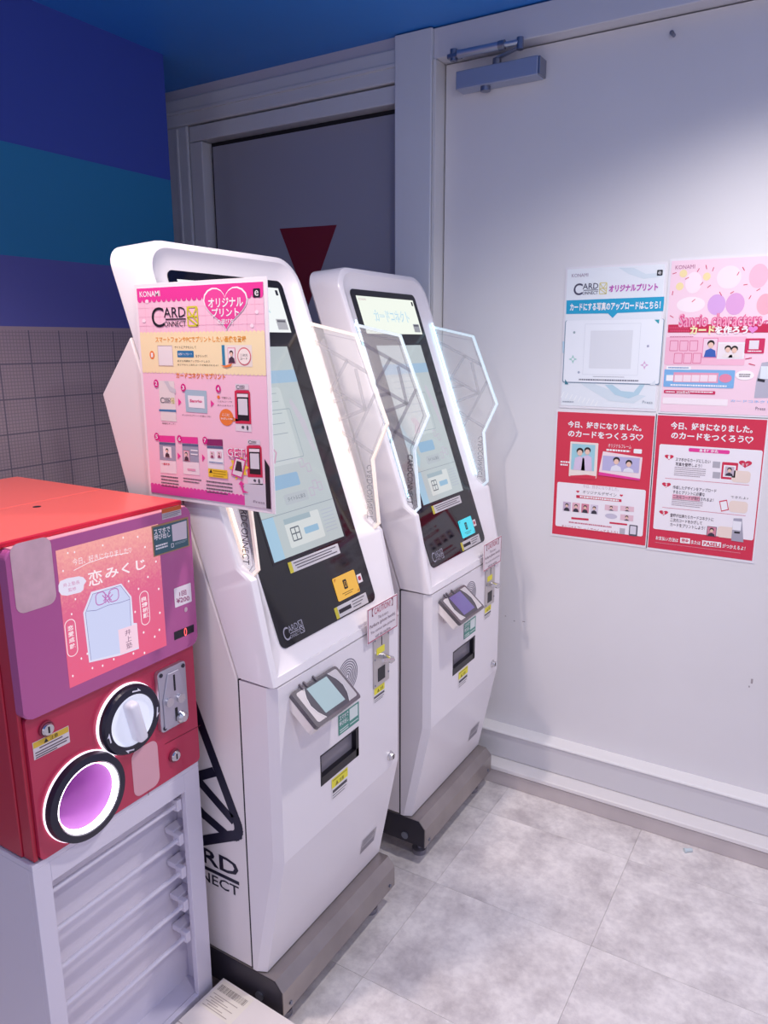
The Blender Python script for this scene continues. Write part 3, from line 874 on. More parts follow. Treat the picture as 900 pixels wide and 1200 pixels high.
    # --- clear side wings with printed lattice and lit rims
    A = [(-1.238, 1.690), (-1.082, 1.656), (-0.988, 1.432), (-1.033, 1.334), (-1.015, 1.166), (-1.050, 1.130), (-1.062, 1.150)]
    lat = [((-1.225, 1.640), (-1.05, 1.558)), ((-1.116, 1.589), (-1.175, 1.500)), ((-1.165, 1.515), (-1.061, 1.465)), ((-1.089, 1.566), (-1.061, 1.465)), ((-1.160, 1.482), (-1.118, 1.491)), ((-1.150, 1.432), (-1.065, 1.464)), ((-1.032, 1.504), (-1.115, 1.352)), ((-1.138, 1.402), (-1.036, 1.351))]
    for side, yy in (('L', 0.024), ('R', W - 0.024)):
        wing = part('side_wing', prism(A, 1, yy - 0.0025, yy + 0.0025), WING)
        # rim: a narrow bright band along the free edge
        rb = bmesh.new()
        cen = Vector((-1.08, 1.42))
        pts = [Vector(p) for p in A[:6]]
        inn = []
        for i, p in enumerate(pts):
            a_ = pts[i - 1] if i else None
            b2 = pts[i + 1] if i < 5 else None
            ns = []
            for q0, q1 in ((a_, p), (p, b2)):
                if q0 is None or q1 is None: continue
                d2 = (q1 - q0).normalized()
                n2 = Vector((-d2.y, d2.x))
                ns.append(n2 if n2.dot(cen - p) > 0 or True else -n2)
            n2 = sum(ns, Vector((0, 0)))
            n2.normalize()
            if n2.dot(Vector((-0.94, -0.33))) < -0.2: n2 = -n2
            inn.append(p + n2 * 0.008)
        for i in range(5):
            quad = [pts[i], pts[i + 1], inn[i + 1], inn[i]]
            for s_ in (-0.0032, 0.0032):
                rb.faces.new([rb.verts.new((q.x, yy + s_, q.y)) for q in quad])
            rb.faces.new([rb.verts.new(v) for v in ((pts[i].x, yy - 0.0032, pts[i].y), (pts[i + 1].x, yy - 0.0032, pts[i + 1].y), (pts[i + 1].x, yy + 0.0032, pts[i + 1].y), (pts[i].x, yy + 0.0032, pts[i].y))])
        part('wing_rim', rb, mat('#f0eeee', 0.3, emit=0.25, ecol=led), wing)
        n_out = -1 if side == 'L' else 1
        if side == 'L':
            ws = Surf(wing, Vector((0, yy - 0.0027, 0)) - off, (1, 0, 0), (0, 0, 1), WL)
            flip = lambda b: b
            sg = 1
        else:
            ws = Surf(wing, Vector((0, yy + 0.0027, 0)) - off, (-1, 0, 0), (0, 0, 1), WL)
            sg = -1
        for a_, b2 in lat:
            ws.stroke('wing_line', [[(sg * a_[0], a_[1]), (sg * b2[0], b2[1])]], 0.010, LATT, 1)
        ws.stroke('wing_line', [[(sg * -1.224, 1.665), (sg * -1.090, 1.640), (sg * -1.006, 1.434), (sg * -1.048, 1.338), (sg * -1.030, 1.175), (sg * -1.048, 1.152)]], 0.0014, mat('#8d8a98', 0.4), 1)
        if side == 'L':
            ws.text('wing_text', 'CARDCONNECT', (-1.058, 1.175, -1.040, 1.320), mat('#2c2638', 0.4), 1, rot=-90)
        else:
            ws.text('wing_text', 'CARDCONNECT', (1.040, 1.175, 1.058, 1.320), mat('#3a3444', 0.4), 1, rot=-90)
        # light strip where the wing meets the housing
        p0 = GO + GT * 0.225 + GN * 0.0185
        p1 = GO + GT * 0.765 + GN * 0.0185
        s0 = -0.009 if side == 'R' else 0.004
        sb = bmesh.new()
        vs = []
        for p in (p0, p1):
            for yy2 in (yy + s0, yy + s0 + 0.005):
                for dn_ in (0, 0.003):
                    q = p + GN * dn_
                    vs.append(sb.verts.new((q.x, yy2, q.z)))
        for f_ in ((0, 1, 3, 2), (4, 6, 7, 5), (0, 4, 5, 1), (2, 3, 7, 6), (1, 5, 7, 3), (0, 2, 6, 4)):
            sb.faces.new([vs[i] for i in f_])
        part('light_strip', sb, mat('#ffffff', 0.4, emit=2.2, ecol=led), wing)
    return K

WING = acrylic('clear_frosted_acrylic', '#f4f3f4', 0.23, 0.2)
LATT = acrylic('printed_lattice', '#8f8b9a', 0.5, 0.3)
k1 = kiosk('card_printing_kiosk', 'white card printing kiosk beside the red capsule machine, yellow lit card pad', K1_Y, '#ffd3a0', '#f2b845', 0.7, '#b6cfdc', True)
k2 = kiosk('card_printing_kiosk', 'farther white card printing kiosk next to the door, cyan lit card pad', K2_Y, '#a6e6ff', '#2fd6ee', 0.78, '#7a6ab0', False)

# ------------------------------------------------------------------ posters
def poster(name, label, x0, x1, z0, z1, zoom, sheet_m, group=None):
    p = thing(name, label, 'poster', ((x0 + x1) / 2, DOOR_Y, z0), group)
    lw = Vector(p.location)
    obj('sleeve', box(x0 - lw.x - 0.006, x1 - lw.x + 0.006, -0.0022, -0.0002, -0.008, z1 - z0 + 0.006), mat('#ece8ee', 0.2, coat=0.4), p)
    obj('printed_sheet', box(x0 - lw.x, x1 - lw.x, -0.003, -0.0022, 0, z1 - z0), sheet_m, p)
    return Surf(p, (0, -0.003, 0), (1, 0, 0), (0, 0, 1), lw, zoom)

# upload poster (white / cyan)
S = poster('poster', 'white upload poster with cyan banner, upper left of four on door', -0.822, -0.516, 1.424, 1.866, Z(655, 305, 6.856), mat('#eaeef4', 0.4), 'posters on the door')
PALE = mat('#d9e4ec', 0.45)
S.polyz('printed_swirl', [(480, 60), (560, 110), (680, 150), (830, 130), (830, 100), (700, 110), (600, 60)], PALE, 1)
S.polyz('printed_swirl', [(60, 880), (200, 1010), (400, 1130), (600, 1150), (700, 1090), (640, 1080), (460, 1060), (300, 1000), (150, 880)], PALE, 1)
S.polyz('printed_swirl', [(370, 1000), (450, 1080), (560, 1110), (640, 1080), (690, 1000), (650, 1000), (600, 1060), (500, 1050), (430, 1000)], mat('#b9d6e4', 0.45), 2)
S.polyz('printed_swirl', [(30, 650), (60, 660), (55, 750), (30, 745)], mat('#bcd8e8', 0.45), 1)
for k in range(9):
    x = 40 + k * 34
    S.strokez('printed_tick', [[(x, 1060 + k * 9), (x - 22, 1100 + k * 9)]], 0.003, mat('#f6f8fa', 0.4), 3)
S.textz('printed_text', 'KONAMI', 104, 110, 235, 131, mat('#a08aa0', 0.5), 2)
S.rectz('printed_mark', 790, 78, 832, 122, INK, 2, 0.002)
S.textz('printed_mark', 'e', 800, 88, 822, 112, PAPER, 3)
card_logo(S, S.boxz(122, 188, 384, 272), mat('#4b4860', 0.5), mat('#d9cf90', 0.5), 2)
S.textz('printed_text', 'オリジナルプリント', 405, 198, 795, 242, mat('#d46ac0', 0.5), 3, 0.05)
S.textz('printed_text', 'オリジナルプリント', 405, 198, 795, 242, mat('#b05ab4', 0.5), 4, 0.0)
CY = mat('#24a3cd', 0.4)
S.polyz('printed_banner', [(62, 323), (848, 292), (838, 408), (470, 424), (432, 464), (395, 427), (58, 432)], CY, 2)
S.textz('printed_text', 'カードにする写真のアップロードはこちら！', 90, 345, 815, 392, PAPER, 3, 0.035)
S.rectz('printed_panel_edge', 52, 484, 808, 1002, mat('#7d93a8', 0.5), 3, 0.006)
S.rectz('printed_panel', 58, 484, 802, 994, mat('#f2f4fa', 0.4), 4, 0.006)
S.polyz('panel_corner', [(768, 478), (808, 476), (803, 512)], mat('#2f9fae', 0.5), 5)
S.polyz('panel_corner', [(50, 955), (78, 996), (48, 996)], mat('#3b7f92', 0.5), 5)
S.polyz('panel_corner', [(775, 962), (775, 1002), (728, 1002)], mat('#dfe6ee', 0.5), 6)
S.ringz('code_frame', 212, 512, 632, 926, 0, 0.0008, mat('#cfd3dc', 0.5), 5)
S.rectz('code_blank', 258, 566, 576, 872, mat('#e3e4ea', 0.5), 5)
S.greek('printed_small_text', 162, 952, 640, 972, 1, mat('#6a6a78', 0.5), 5)
S.greek('printed_small_text', 275, 932, 525, 940, 1, mat('#9a9aa6', 0.5), 5)
for x, y, c_ in ((124, 580, '#9fb0b4'), (716, 690, '#a8a8c0'), (160, 900, '#a8b0c4')):
    S.ellz('printed_dot', x - 9, y - 10, x + 9, y + 10, mat(c_, 0.5), 5)
for x, y, c_ in ((113, 795, '#a9d3ca'), (688, 842, '#dcb2d6')):
    S.polyz('printed_sparkle', [(x, y - 36), (x + 10, y - 10), (x + 34, y), (x + 10, y + 10), (x, y + 36), (x - 10, y + 10), (x - 34, y), (x - 10, y - 10)], mat(c_, 0.5), 5)
    S.ellz('printed_sparkle_heart', x - 10, y - 11, x + 10, y + 11, mat('#f2f4fa', 0.4), 6)
S.textz('printed_text', 'Press', 672, 1128, 752, 1152, mat('#8a95a4', 0.5), 5)
S.greek('printed_small_text', 30, 1130, 120, 1144, 1, mat('#9aa2ae', 0.5), 5)

# pink character-frame poster (the characters themselves are left out)
S = poster('poster', 'pale pink poster with crimson ribbon title, upper right of four on door', -0.497, -0.187, 1.417, 1.874, Z(770, 300, 6.315), mat('#f8d6e4', 0.4), 'posters on the door')
S.textz('printed_text', 'KONAMI', 138, 70, 280, 92, mat('#b06a90', 0.5), 2)
CR = mat('#cf2a5e', 0.45)
for x, y, a in ((305, 105, 60), (365, 82, 100), (222, 165, 30), (385, 225, 40), (330, 205, 50), (115, 275, 80), (688, 305, 60), (108, 448, 150), (555, 270, 30), (655, 212, 10), (640, 95, 120), (130, 128, 20), (415, 98, 70), (270, 330, 40), (470, 280, 120), (600, 130, 60), (750, 250, 30)):
    ca_, sa_ = math.cos(math.radians(a)) * 14, math.sin(math.radians(a)) * 14
    S.strokez('printed_confetti', [[(x - ca_, y + sa_), (x + ca_, y - sa_)]], 0.0022, CR, 1)
for x, y in ((195, 130), (368, 152), (168, 225)):
    S.ellz('printed_bubble', x - 26, y - 28, x + 26, y + 28, mat('#f6e0a8', 0.5), 1)
for x0_, y0_, x1_, y1_, c_ in ((215, 120, 325, 275, '#fbe6ee'), (450, 75, 615, 240, '#fae4ec'), (690, 60, 815, 235, '#f6bcd0'), (150, 305, 350, 415, '#fbeaf0'), (380, 285, 500, 435, '#d9a8e0'), (515, 275, 640, 435, '#e0a6d8'), (745, 280, 850, 435, '#f0b0c0')):
    S.ellz('printed_blank_oval', x0_, y0_, x1_, y1_, mat(c_, 0.5), 1)
S.textz('printed_text', 'Sanrio characters', 165, 428, 775, 520, mat('#e2558c', 0.5), 4, 0.06)
S.textz('printed_text', 'Sanrio characters', 165, 428, 775, 520, mat('#f6a8c4', 0.5), 5, 0.0)
S.textz('printed_text', 'の', 785, 475, 830, 508, mat('#e2558c', 0.5), 5, 0.03)
S.polyz('printed_ribbon', [(84, 508), (840, 500), (840, 566), (80, 566)], mat('#c8224e', 0.45), 3)
for k in range(12):
    for q_ in (0, 1):
        x = 96 + k * 13 + q_ * 6
        if k < 11: S.polyz('ribbon_check', [(x, 520 + q_ * 22), (x + 6, 531 + q_ * 22), (x, 542 + q_ * 22), (x - 6, 531 + q_ * 22)], mat('#d84a70', 0.45), 4)
S.textz('printed_text', 'カード', 245, 517, 425, 580, mat('#f6eeb4', 0.5), 6, 0.05)
S.textz('printed_text', 'を作ろう', 430, 517, 672, 578, mat('#fdf3f6', 0.5), 6, 0.05)
S.heartz('printed_heart', 676, 520, 742, 574, mat('#e88ad0', 0.5), 6)
S.rectz('printed_panel', 70, 600, 645, 810, mat('#f6bcd2', 0.45), 2, 0.004)
S.greek('printed_small_text', 96, 595, 268, 608, 1, mat('#c86a92', 0.5), 3)
for x, y in ((97, 625), (170, 625), (243, 625), (128, 718), (198, 718), (268, 718)):
    S.ringz('card_frame', x, y, x + 56, y + 78, 0.002, 0.0016, mat('#d9608c', 0.5), 3)
portrait(S, S.boxz(348, 612, 436, 748), '#f3d3e2', [(0.55, 0.92, 0.42)], '#e88ab0', 4, '#3a62b4')
portrait(S, S.boxz(460, 648, 632, 752), '#f0e4e8', [(0.38, 0.88, 0.5), (0.65, 0.85, 0.52)], '#f2f0f2', 4, '#efe4e2')
S.rectz('code_panel', 655, 610, 790, 722, CR, 3, 0.003)
S.rectz('code_blank', 685, 625, 750, 690, mat('#e8dfe6', 0.5), 4)
S.greek('printed_small_text', 672, 700, 775, 716, 1, PAPER, 4)
S.rectz('printed_panel', 56, 838, 566, 980, mat('#7fb4e4', 0.45), 3, 0.003)
S.rectz('printed_tab', 70, 815, 250, 842, PAPER, 4)
S.greek('printed_small_text', 84, 822, 236, 836, 1, mat('#3f78b8', 0.5), 5)
S.rectz('card_strip', 124, 860, 450, 940, mat('#eaa0ba', 0.45), 4)
for k in range(5):
    S.rectz('strip_cell', 132 + k * 63, 880, 186 + k * 63, 930, mat('#f8e2ea', 0.45), 5)
S.rectz('strip_tag', 70, 880, 118, 925, PAPER, 4)
S.ellz('printed_badge', 462, 872, 550, 938, mat('#e88aa8', 0.5), 4)
S.greek('printed_small_text', 100, 948, 515, 968, 1, PAPER, 4)
S.rectz('date_pill', 52, 990, 430, 1026, CR, 3, 0.003)
S.greek('printed_small_text', 66, 1000, 132, 1014, 1, PAPER, 4)
S.textz('printed_text', '2026年4月', 145, 996, 240, 1019, PAPER, 4, 0.02)
S.greek('printed_small_text', 246, 1000, 412, 1016, 1, PAPER, 4)
S.rectz('printed_panel', 44, 1045, 520, 1110, mat('#fbeef3', 0.45), 2)
S.textz('printed_text', 'カードコネクト', 545, 1062, 840, 1090, mat('#a9c8ee', 0.5), 3, 0.02)
S.textz('printed_text', 'Press', 730, 1116, 800, 1142, mat('#7a7080', 0.5), 3)
S.polyz('printed_kiosk', [(775, 790), (840, 780), (840, 1050), (718, 1050), (735, 920)], mat('#b9b6c6', 0.45), 2)
S.rectz('printed_kiosk_screen', 770, 815, 822, 910, mat('#e6ecf2', 0.45), 3)
S.polyz('printed_kiosk_screen', [(745, 905), (800, 915), (795, 935), (742, 925)], mat('#2c2a36', 0.45), 4)
S.ellz('speech_bubble', 585, 845, 715, 920, mat('#fdf6f8', 0.45), 3)
S.greek('printed_small_text', 608, 872, 692, 900, 2, INKG, 4)
for x in (655, 680):
    S.strokez('printed_confetti', [[(x, 762 + (x - 655) * 1.4), (x + 44, 754 + (x - 655) * 2.2)]], 0.0025, CR, 3)

# red design poster
S = poster('poster', 'red poster with two framed photographs, lower left of four on door', -0.832, -0.512, 0.972, 1.402, Z(640, 480, 6.923), mat('#d8344e', 0.42), 'posters on the door')
def red_title(S, rows, heart):
    for st_, a in rows: S.textl('printed_text', st_, *a, PAPER, 2, 0.03)
    S.heartz('printed_heart', *heart, PAPER, 2)
    x0_, y0_, x1_, y1_ = heart
    S.heartz('printed_heart_inner', x0_ + 9, y0_ + 9, x1_ - 9, y1_ - 11, mat('#d8344e', 0.42), 3)
red_title(S, [('今日、好きになりました。', (178, 90, 144, 775)), ('のカードをつくろう', (180, 164, 220, 722))], (728, 200, 785, 258))
portrait(S, S.boxz(212, 275, 388, 500), '#9fd0dc', [(0.36, 0.86, 0.3), (0.68, 0.90, 0.28)], None, 4, '#d9c6e0')
S.rectz('photo_frame', 198, 258, 408, 560, mat('#f2e3dc', 0.45), 2, 0.003)
S.polyz('photo_banner', [(195, 535), (330, 528), (405, 540), (400, 566), (205, 556)], mat('#d8344e', 0.45), 7)
S.polyz('photo_frame', [(462, 338), (782, 388), (762, 564), (428, 505)], mat('#f4dfe4', 0.45), 2)
portrait(S, S.boxz(462, 372, 752, 515), '#bcb6dc', [(0.38, 0.97, 0.5), (0.72, 0.84, 0.48)], None, 4, '#e8e6f0')
S.polyz('photo_banner', [(432, 505), (762, 560), (760, 575), (425, 530)], PINKM, 7)
S.textz('printed_small_text', 'オリジナルフレーム', 505, 275, 690, 318, PAPER, 3)
S.greek('printed_small_text', 490, 318, 680, 345, 1, PAPER, 3)
S.greek('printed_small_text', 118, 415, 192, 462, 2, PAPER, 3)
S.rectz('blank_sticker', 712, 318, 776, 358, PAPER, 3, 0.003)
S.rectz('printed_panel', 92, 585, 782, 1030, mat('#f4eef4', 0.45), 2, 0.006)
S.textl('printed_text', '今日、好きになりました。', 300, 606, 634, 590, mat('#c8a9ba', 0.5), 3)
S.textl('printed_text', 'オリジナルデザイン', 298, 652, 680, 572, mat('#5a4a58', 0.5), 3)
for x in (245, 598): S.heartz('printed_heart', x, 655 + (x - 245) * 0.09, x + 25, 678 + (x - 245) * 0.09, RED, 3)
S.polyz('date_pill', [(245, 692), (612, 728), (612, 750), (245, 716)], RED, 3)
S.greek('printed_small_text', 275, 699, 590, 715, 1, PAPER, 4, 0.8)
for k in range(4):
    x = 140 + k * 74
    portrait(S, S.boxz(x, 745 + k * 8, x + 58, 825 + k * 8), ('#c9b2cc', '#e6b4c2', '#d88a9e', '#dcd0e2')[k], [(0.5, 0.85, 0.42)], None, 4, '#3a3444')
for x0_, y0_, x1_, y1_ in ((478, 770, 580, 825), (604, 778, 712, 830), (604, 848, 706, 906)):
    portrait(S, S.boxz(x0_, y0_, x1_, y1_), '#e6c0cc', [(0.5, 0.9, 0.6)], None, 4, '#4a4454')
S.ellz('design_oval', 480, 838, 575, 890, mat('#c9c2d6', 0.5), 4)
S.polyz('caption_pill', [(205, 872), (345, 884), (345, 900), (205, 888)], RED, 4)
S.polyz('caption_pill', [(515, 910), (658, 926), (658, 940), (515, 924)], RED, 4)
S.greek('printed_small_text', 185, 906, 530, 922, 1, mat('#c86a82', 0.5), 3, 0.7)
S.textl('printed_text', 'オリジナルフレームでつくってみよう！', 125, 930, 960, 580, mat('#c23a5a', 0.5), 3)
S.rectz('code_blank', 598, 960, 638, 1012, mat('#b8b4be', 0.5), 3)
S.rectz('printed_phone', 676, 932, 738, 1030, mat('#5b5866', 0.45), 3, 0.003)
S.rectz('phone_screen', 684, 942, 728, 1014, mat('#dcd6e2', 0.45), 4, 0.002)

# red how-to poster
S = poster('poster', 'red how-to poster with three numbered steps, lower right of four on door', -0.503, -0.189, 0.968, 1.405, Z(755, 480, 6.207), mat('#d5304e', 0.42), 'posters on the door')
red_title(S, [('今日、好きになりました。', (195, 88, 142, 790)), ('のカードをつくろう', (198, 160, 212, 725))], (735, 195, 790, 252))
S.rectz('printed_panel', 112, 250, 792, 952, mat('#f4eef4', 0.45), 2, 0.006)
S.rectz('heading_pill', 325, 278, 620, 325, PINKM, 3, 0.004)
S.textz('printed_text', 'あそびかた', 402, 285, 538, 316, PAPER, 4, 0.04)
DT = mat('#4a3c48', 0.5)
for k, (y, rows) in enumerate(((350, ('スマホからカードにしたい', '写真を登録しよう！')), (552, ('作成したデザインをアップロード', 'するとプリントに必要な', '二次元コードが発行されるよ！')), (755, ('登録が出来たらカードコネクトに', '二次元コードをかざして', 'カードをプリントしよう！')))):
    sh = -20 * k
    S.heartz('step_heart', 150 + sh, y - 24, 212 + sh, y + 20, RED, 3)
    S.textz('step_number', str(k + 1), 174 + sh, y - 14, 188 + sh, y + 10, PAPER, 4, 0.02)
    for r, st_ in enumerate(rows):
        wd = len(st_) * 21
        yy = y + r * 34
        x = 230 + sh
        if 'コードが発行' in st_: S.rect('text_highlight', S.boxl(x - 4, yy - 6, yy + 28, x + 196), mat('#e8a9bc', 0.5), 3)
        S.textl('printed_text', st_, x, yy - 2, yy + 24, x + wd, DT, 4, 0.01)
    if k < 2:
        S.greek('printed_small_text', 222 + sh, y + (66 if k == 0 else 98), 445 + sh, y + (136 if k == 0 else 150), 5 - k, mat('#9a8a96', 0.5), 4, 0.35)
        S.strokez('step_rule', [[(152 + sh, 498 + k * 212), (762 + sh * 1.3, 550 + k * 222)]], 0.0012, CR, 3)
for y in (376, 452): S.rectz('code_blank', 500, y, 550, y + 50, mat('#b4b0ba', 0.5), 3)
S.rectz('printed_phone', 568, 380, 672, 512, RED, 3, 0.003)
S.rectz('phone_screen', 580, 402, 660, 495, PAPER, 4)
portrait(S, S.boxz(590, 412, 650, 485), '#c9b8c6', [(0.5, 0.9, 0.5)], None, 5, '#3a3444')
S.heartz('speech_heart', 690, 368, 780, 430, RED, 3)
S.textz('printed_text', 'まず', 710, 388, 758, 412, PAPER, 4)
for x, y in ((640, 440), (620, 660), (535, 845)): S.rectz('blank_sticker', x, y, x + 128, y + 96, mat('#f0dcd0', 0.5), 4, 0.010)
S.polyz('printed_phone', [(545, 665), (602, 655), (615, 730), (560, 742)], RED, 3)
S.polyz('phone_screen', [(552, 672), (598, 664), (608, 724), (564, 734)], PAPER, 4)
S.textz('printed_text', 'できたよ♪', 630, 625, 755, 655, DT, 3)
portrait(S, S.boxz(462, 850, 518, 922), '#d88a9e', [(0.5, 0.9, 0.5)], '#4a3a4a', 5, '#3a3444')
S.polyz('printed_kiosk', [(650, 790), (712, 792), (716, 880), (722, 965), (632, 952), (640, 870)], mat('#a9a6b6', 0.45), 5)
S.rectz('printed_kiosk_screen', 648, 808, 702, 880, mat('#f0eef4', 0.45), 6)
S.rectz('printed_kiosk_screen', 655, 885, 695, 902, INK, 6)
S.textl('printed_text', 'お支払い方法は', 85, 916, 946, 248, PAPER, 3, 0.02)
S.polyz('text_highlight', [(262, 930), (334, 938), (332, 976), (260, 968)], PAPER, 3)
S.textl('printed_text', '現金', 272, 936, 964, 324, RED, 4, 0.02)
S.textl('printed_text', 'または', 342, 948, 976, 410, PAPER, 3, 0.02)
S.polyz('text_highlight', [(422, 950), (560, 966), (558, 1004), (420, 990)], PAPER, 3)
S.textl('printed_text', 'PASELI', 432, 958, 986, 550, RED, 4, 0.03)
S.textl('printed_text', 'がつかえるよ！', 570, 974, 1004, 735, PAPER, 3, 0.02)
S.greek('printed_small_text', 80, 962, 700, 970, 1, mat('#e88a9c', 0.5), 3, 0.6)

# pink how-to-play poster clipped on the near kiosk's wing
PY = 1.128
pp = thing('instruction_poster', 'pink instruction poster in clear sleeve clipped to the near kiosk wing', 'poster', (-1.12, PY, 1.30))
lw = Vector(pp.location)
obj('sleeve', box(-1.2965 + 1.12, -0.9385 + 1.12, -0.0005, 0.0018, 1.303 - 1.30, 1.755 - 1.30, bev=0.0005), mat('#f6ecf0', 0.2, coat=0.4), pp)
obj('printed_sheet', box(-1.2885 + 1.12, -0.9475 + 1.12, -0.0015, -0.0005, 1.313 - 1.30, 1.746 - 1.30), mat('#f8c8da', 0.42), pp)
S = Surf(pp, (0, -0.0015, 0), (1, 0, 0), (0, 0, 1), lw, Z(150, 325, 5.294))
b_top = S.boxz(58, 74, 842, 140)
U0, U1 = -1.2885 + 1.12, -0.9475 + 1.12
VT, VB = 1.746 - 1.30, 1.313 - 1.30
wid = U1 - U0
S.rect('header_band', (U0, VT - 0.022, U1, VT), PINKM, 1)
for k in range(24):
    u = U0 + (k + 0.5) * wid / 24
    S.ell('header_scallop', (u - wid / 48, VT - 0.029, u + wid / 48, VT - 0.015), PINKM, 1.25 + 0.25 * (k % 2), 10)
S.stroke('printed_check', [[(U0 + k * wid / 16, VT - 0.03), (U0 + k * wid / 16, VT - 0.092)] for k in range(1, 16)] + [[(U0, VT - 0.04 - k * 0.018), (U1, VT - 0.04 - k * 0.018)] for k in range(3)], 0.0006, mat('#f2b0ca', 0.45), 0.5)
S.textz('printed_text', 'KONAMI', 72, 88, 200, 118, PAPER, 2, 0.01)
S.rectz('printed_mark', 776, 70, 822, 124, INK, 2, 0.002)
S.textz('printed_mark', 'e', 786, 80, 812, 114, PAPER, 3)
card_logo(S, S.boxz(145, 188, 440, 305), INK, mat('#d8cf3a', 0.45), 3, bold=0.0)
S.heartz('heart_outline', 464, 66, 752, 334, PAPER, 3)
S.heartz('heart_badge', 472, 75, 745, 326, mat('#ec4a9c', 0.45), 4)
S.textz('printed_text', 'オリジナル', 498, 130, 718, 182, PAPER, 5, 0.025)
S.textz('printed_text', 'プリント', 522, 192, 692, 242, PAPER, 5, 0.025)
S.textz('printed_text', 'の遊び方', 556, 258, 658, 290, PAPER, 5, 0.015)
for x, y in ((100, 270), (800, 215), (770, 300), (118, 150)):
    S.ellz('printed_spark', x - 12, y - 12, x + 12, y + 12, mat('#fce4ee', 0.45), 2)
CREAM = mat('#fae6b8', 0.45)
vb0, vb1 = 1.577 - 1.30, 1.654 - 1.30
S.rect('step_band', (U0, vb0, U1, vb1), CREAM, 1)
for k in range(34):
    u = U0 + (k + 0.5) * wid / 34
    S.ell('band_scallop', (u - wid / 68, vb1 - 0.003, u + wid / 68, vb1 + 0.004), CREAM, 1.25 + 0.25 * (k % 2), 8)
    S.ell('band_scallop', (u - wid / 68, vb0 - 0.004, u + wid / 68, vb0 + 0.003), CREAM, 1.25 + 0.25 * (k % 2), 8)
S.textz('printed_text', 'スマートフォンやPCでプリントしたい画像を登録', 170, 368, 735, 402, mat('#f0a030', 0.45), 2, 0.02)
S.ellz('step_disc', 134, 456, 168, 508, ORANGE, 2)
S.textz('step_number', '1', 144, 468, 158, 496, PAPER, 3, 0.02)
S.rectz('code_blank', 184, 422, 284, 550, mat('#efe6e6', 0.45), 2)
S.ringz('code_frame', 184, 422, 284, 550, 0, 0.001, mat('#c8b0a8', 0.5), 3)
S.textz('printed_text', 'サイトにアクセスして', 290, 426, 424, 442, INK, 2)
S.rectz('button_print', 306, 455, 410, 497, mat('#2f78a8', 0.45), 2, 0.002)
S.textz('printed_text', '画像アップロード', 314, 468, 400, 484, PAPER, 3)
S.textz('printed_text', 'をクリック！', 420, 480, 492, 497, INK, 2)
S.textz('printed_text', '好きな写真をアップロードしよう', 308, 512, 508, 528, INK, 2)
S.textz('printed_text', '完了すると二次元コードが発行されるよ！', 308, 536, 562, 552, INK, 2)
S.rectz('screen_print', 582, 420, 774, 555, mat('#f0e4da', 0.45), 2)
S.rectz('screen_print_edge', 582, 420, 606, 546, mat('#3a86a8', 0.45), 3)
portrait(S, S.boxz(622, 440, 668, 530), '#f4e6ea', [(0.5, 0.85, 0.4)], '#e0508c', 4, '#4a3444')
S.ellz('circle_print', 678, 434, 768, 548, mat('#d9707a', 0.45), 3)
S.ellz('circle_print', 684, 442, 762, 540, mat('#f8ece4', 0.45), 4)
S.textz('printed_text', '二次元', 698, 474, 745, 490, INK, 5)
S.textz('printed_text', 'コード', 698, 496, 745, 512, INK, 5)
S.polyz('printed_arrow', [(575, 545), (610, 560), (640, 552), (650, 535), (628, 540), (605, 548)], ORANGE, 5)
S.z = Z(150, 430, 5.294)
S.textz('printed_text', 'カードコネクトでプリント', 298, 34, 606, 78, mat('#f08c38', 0.45), 2, 0.03)
for n_, x, y in ((2, 177, 102), (3, 345, 128), (4, 562, 135), (5, 181, 432), (6, 322, 446), (7, 480, 456)):
    S.ellz('step_disc', x - 17, y - 25, x + 17, y + 25, mat('#d81f86', 0.45), 4)
    S.textz('step_number', str(n_), x - 8, y - 13, x + 8, y + 13, PAPER, 5, 0.02)
S.rectz('card_print', 190, 85, 303, 340, mat('#e9dfdd', 0.45), 2)
S.polyz('card_swirl', [(225, 88), (260, 150), (298, 165), (298, 140), (265, 120), (250, 88)], mat('#cfccd2', 0.45), 3)
S.polyz('card_band', [(194, 262), (300, 266), (300, 280), (195, 274)], mat('#4a7fae', 0.45), 3)
card_logo(S, S.boxz(202, 188, 290, 228), INKG, mat('#d8cf70', 0.45), 3)
S.textz('printed_text', '画面をタッチ！', 214, 344, 294, 360, INK, 2)
S.polyz('printed_arrow', [(312, 194), (332, 218), (314, 240)], PINKM, 2)
S.polyz('printed_arrow', [(514, 205), (536, 228), (516, 250)], PINKM, 2)
S.polyz('screen_print', [(352, 140), (488, 148), (494, 288), (362, 278)], mat('#a9c2d0', 0.45), 2)
S.polyz('screen_print', [(372, 176), (474, 182), (478, 258), (380, 250)], mat('#f4ecf0', 0.45), 3)
S.textz('printed_text', 'Sanrio', 385, 200, 462, 222, mat('#d8407a', 0.45), 4, 0.03)
S.textz('printed_text', 'オリジナルプリントを選んでね！', 336, 292, 516, 314, INK, 2)
S.ellz('step_dot', 553, 176, 572, 198, ORANGE, 2)
S.textz('printed_text', 'で発行した', 580, 184, 642, 200, INK, 2)
S.textz('printed_text', '二次元コードを', 556, 208, 648, 222, INK, 2)
S.textz('printed_text', '読み込ませよう', 556, 232, 654, 246, INK, 2)
S.ellz('speech_bubble', 566, 258, 658, 368, ORANGE, 2)
S.polyz('speech_tail', [(650, 312), (704, 334), (650, 338)], ORANGE, 2)
S.textz('printed_text', 'ここに', 586, 288, 632, 306, PAPER, 3, 0.02)
S.textz('printed_text', 'かざしてね！', 578, 312, 654, 330, PAPER, 3, 0.02)
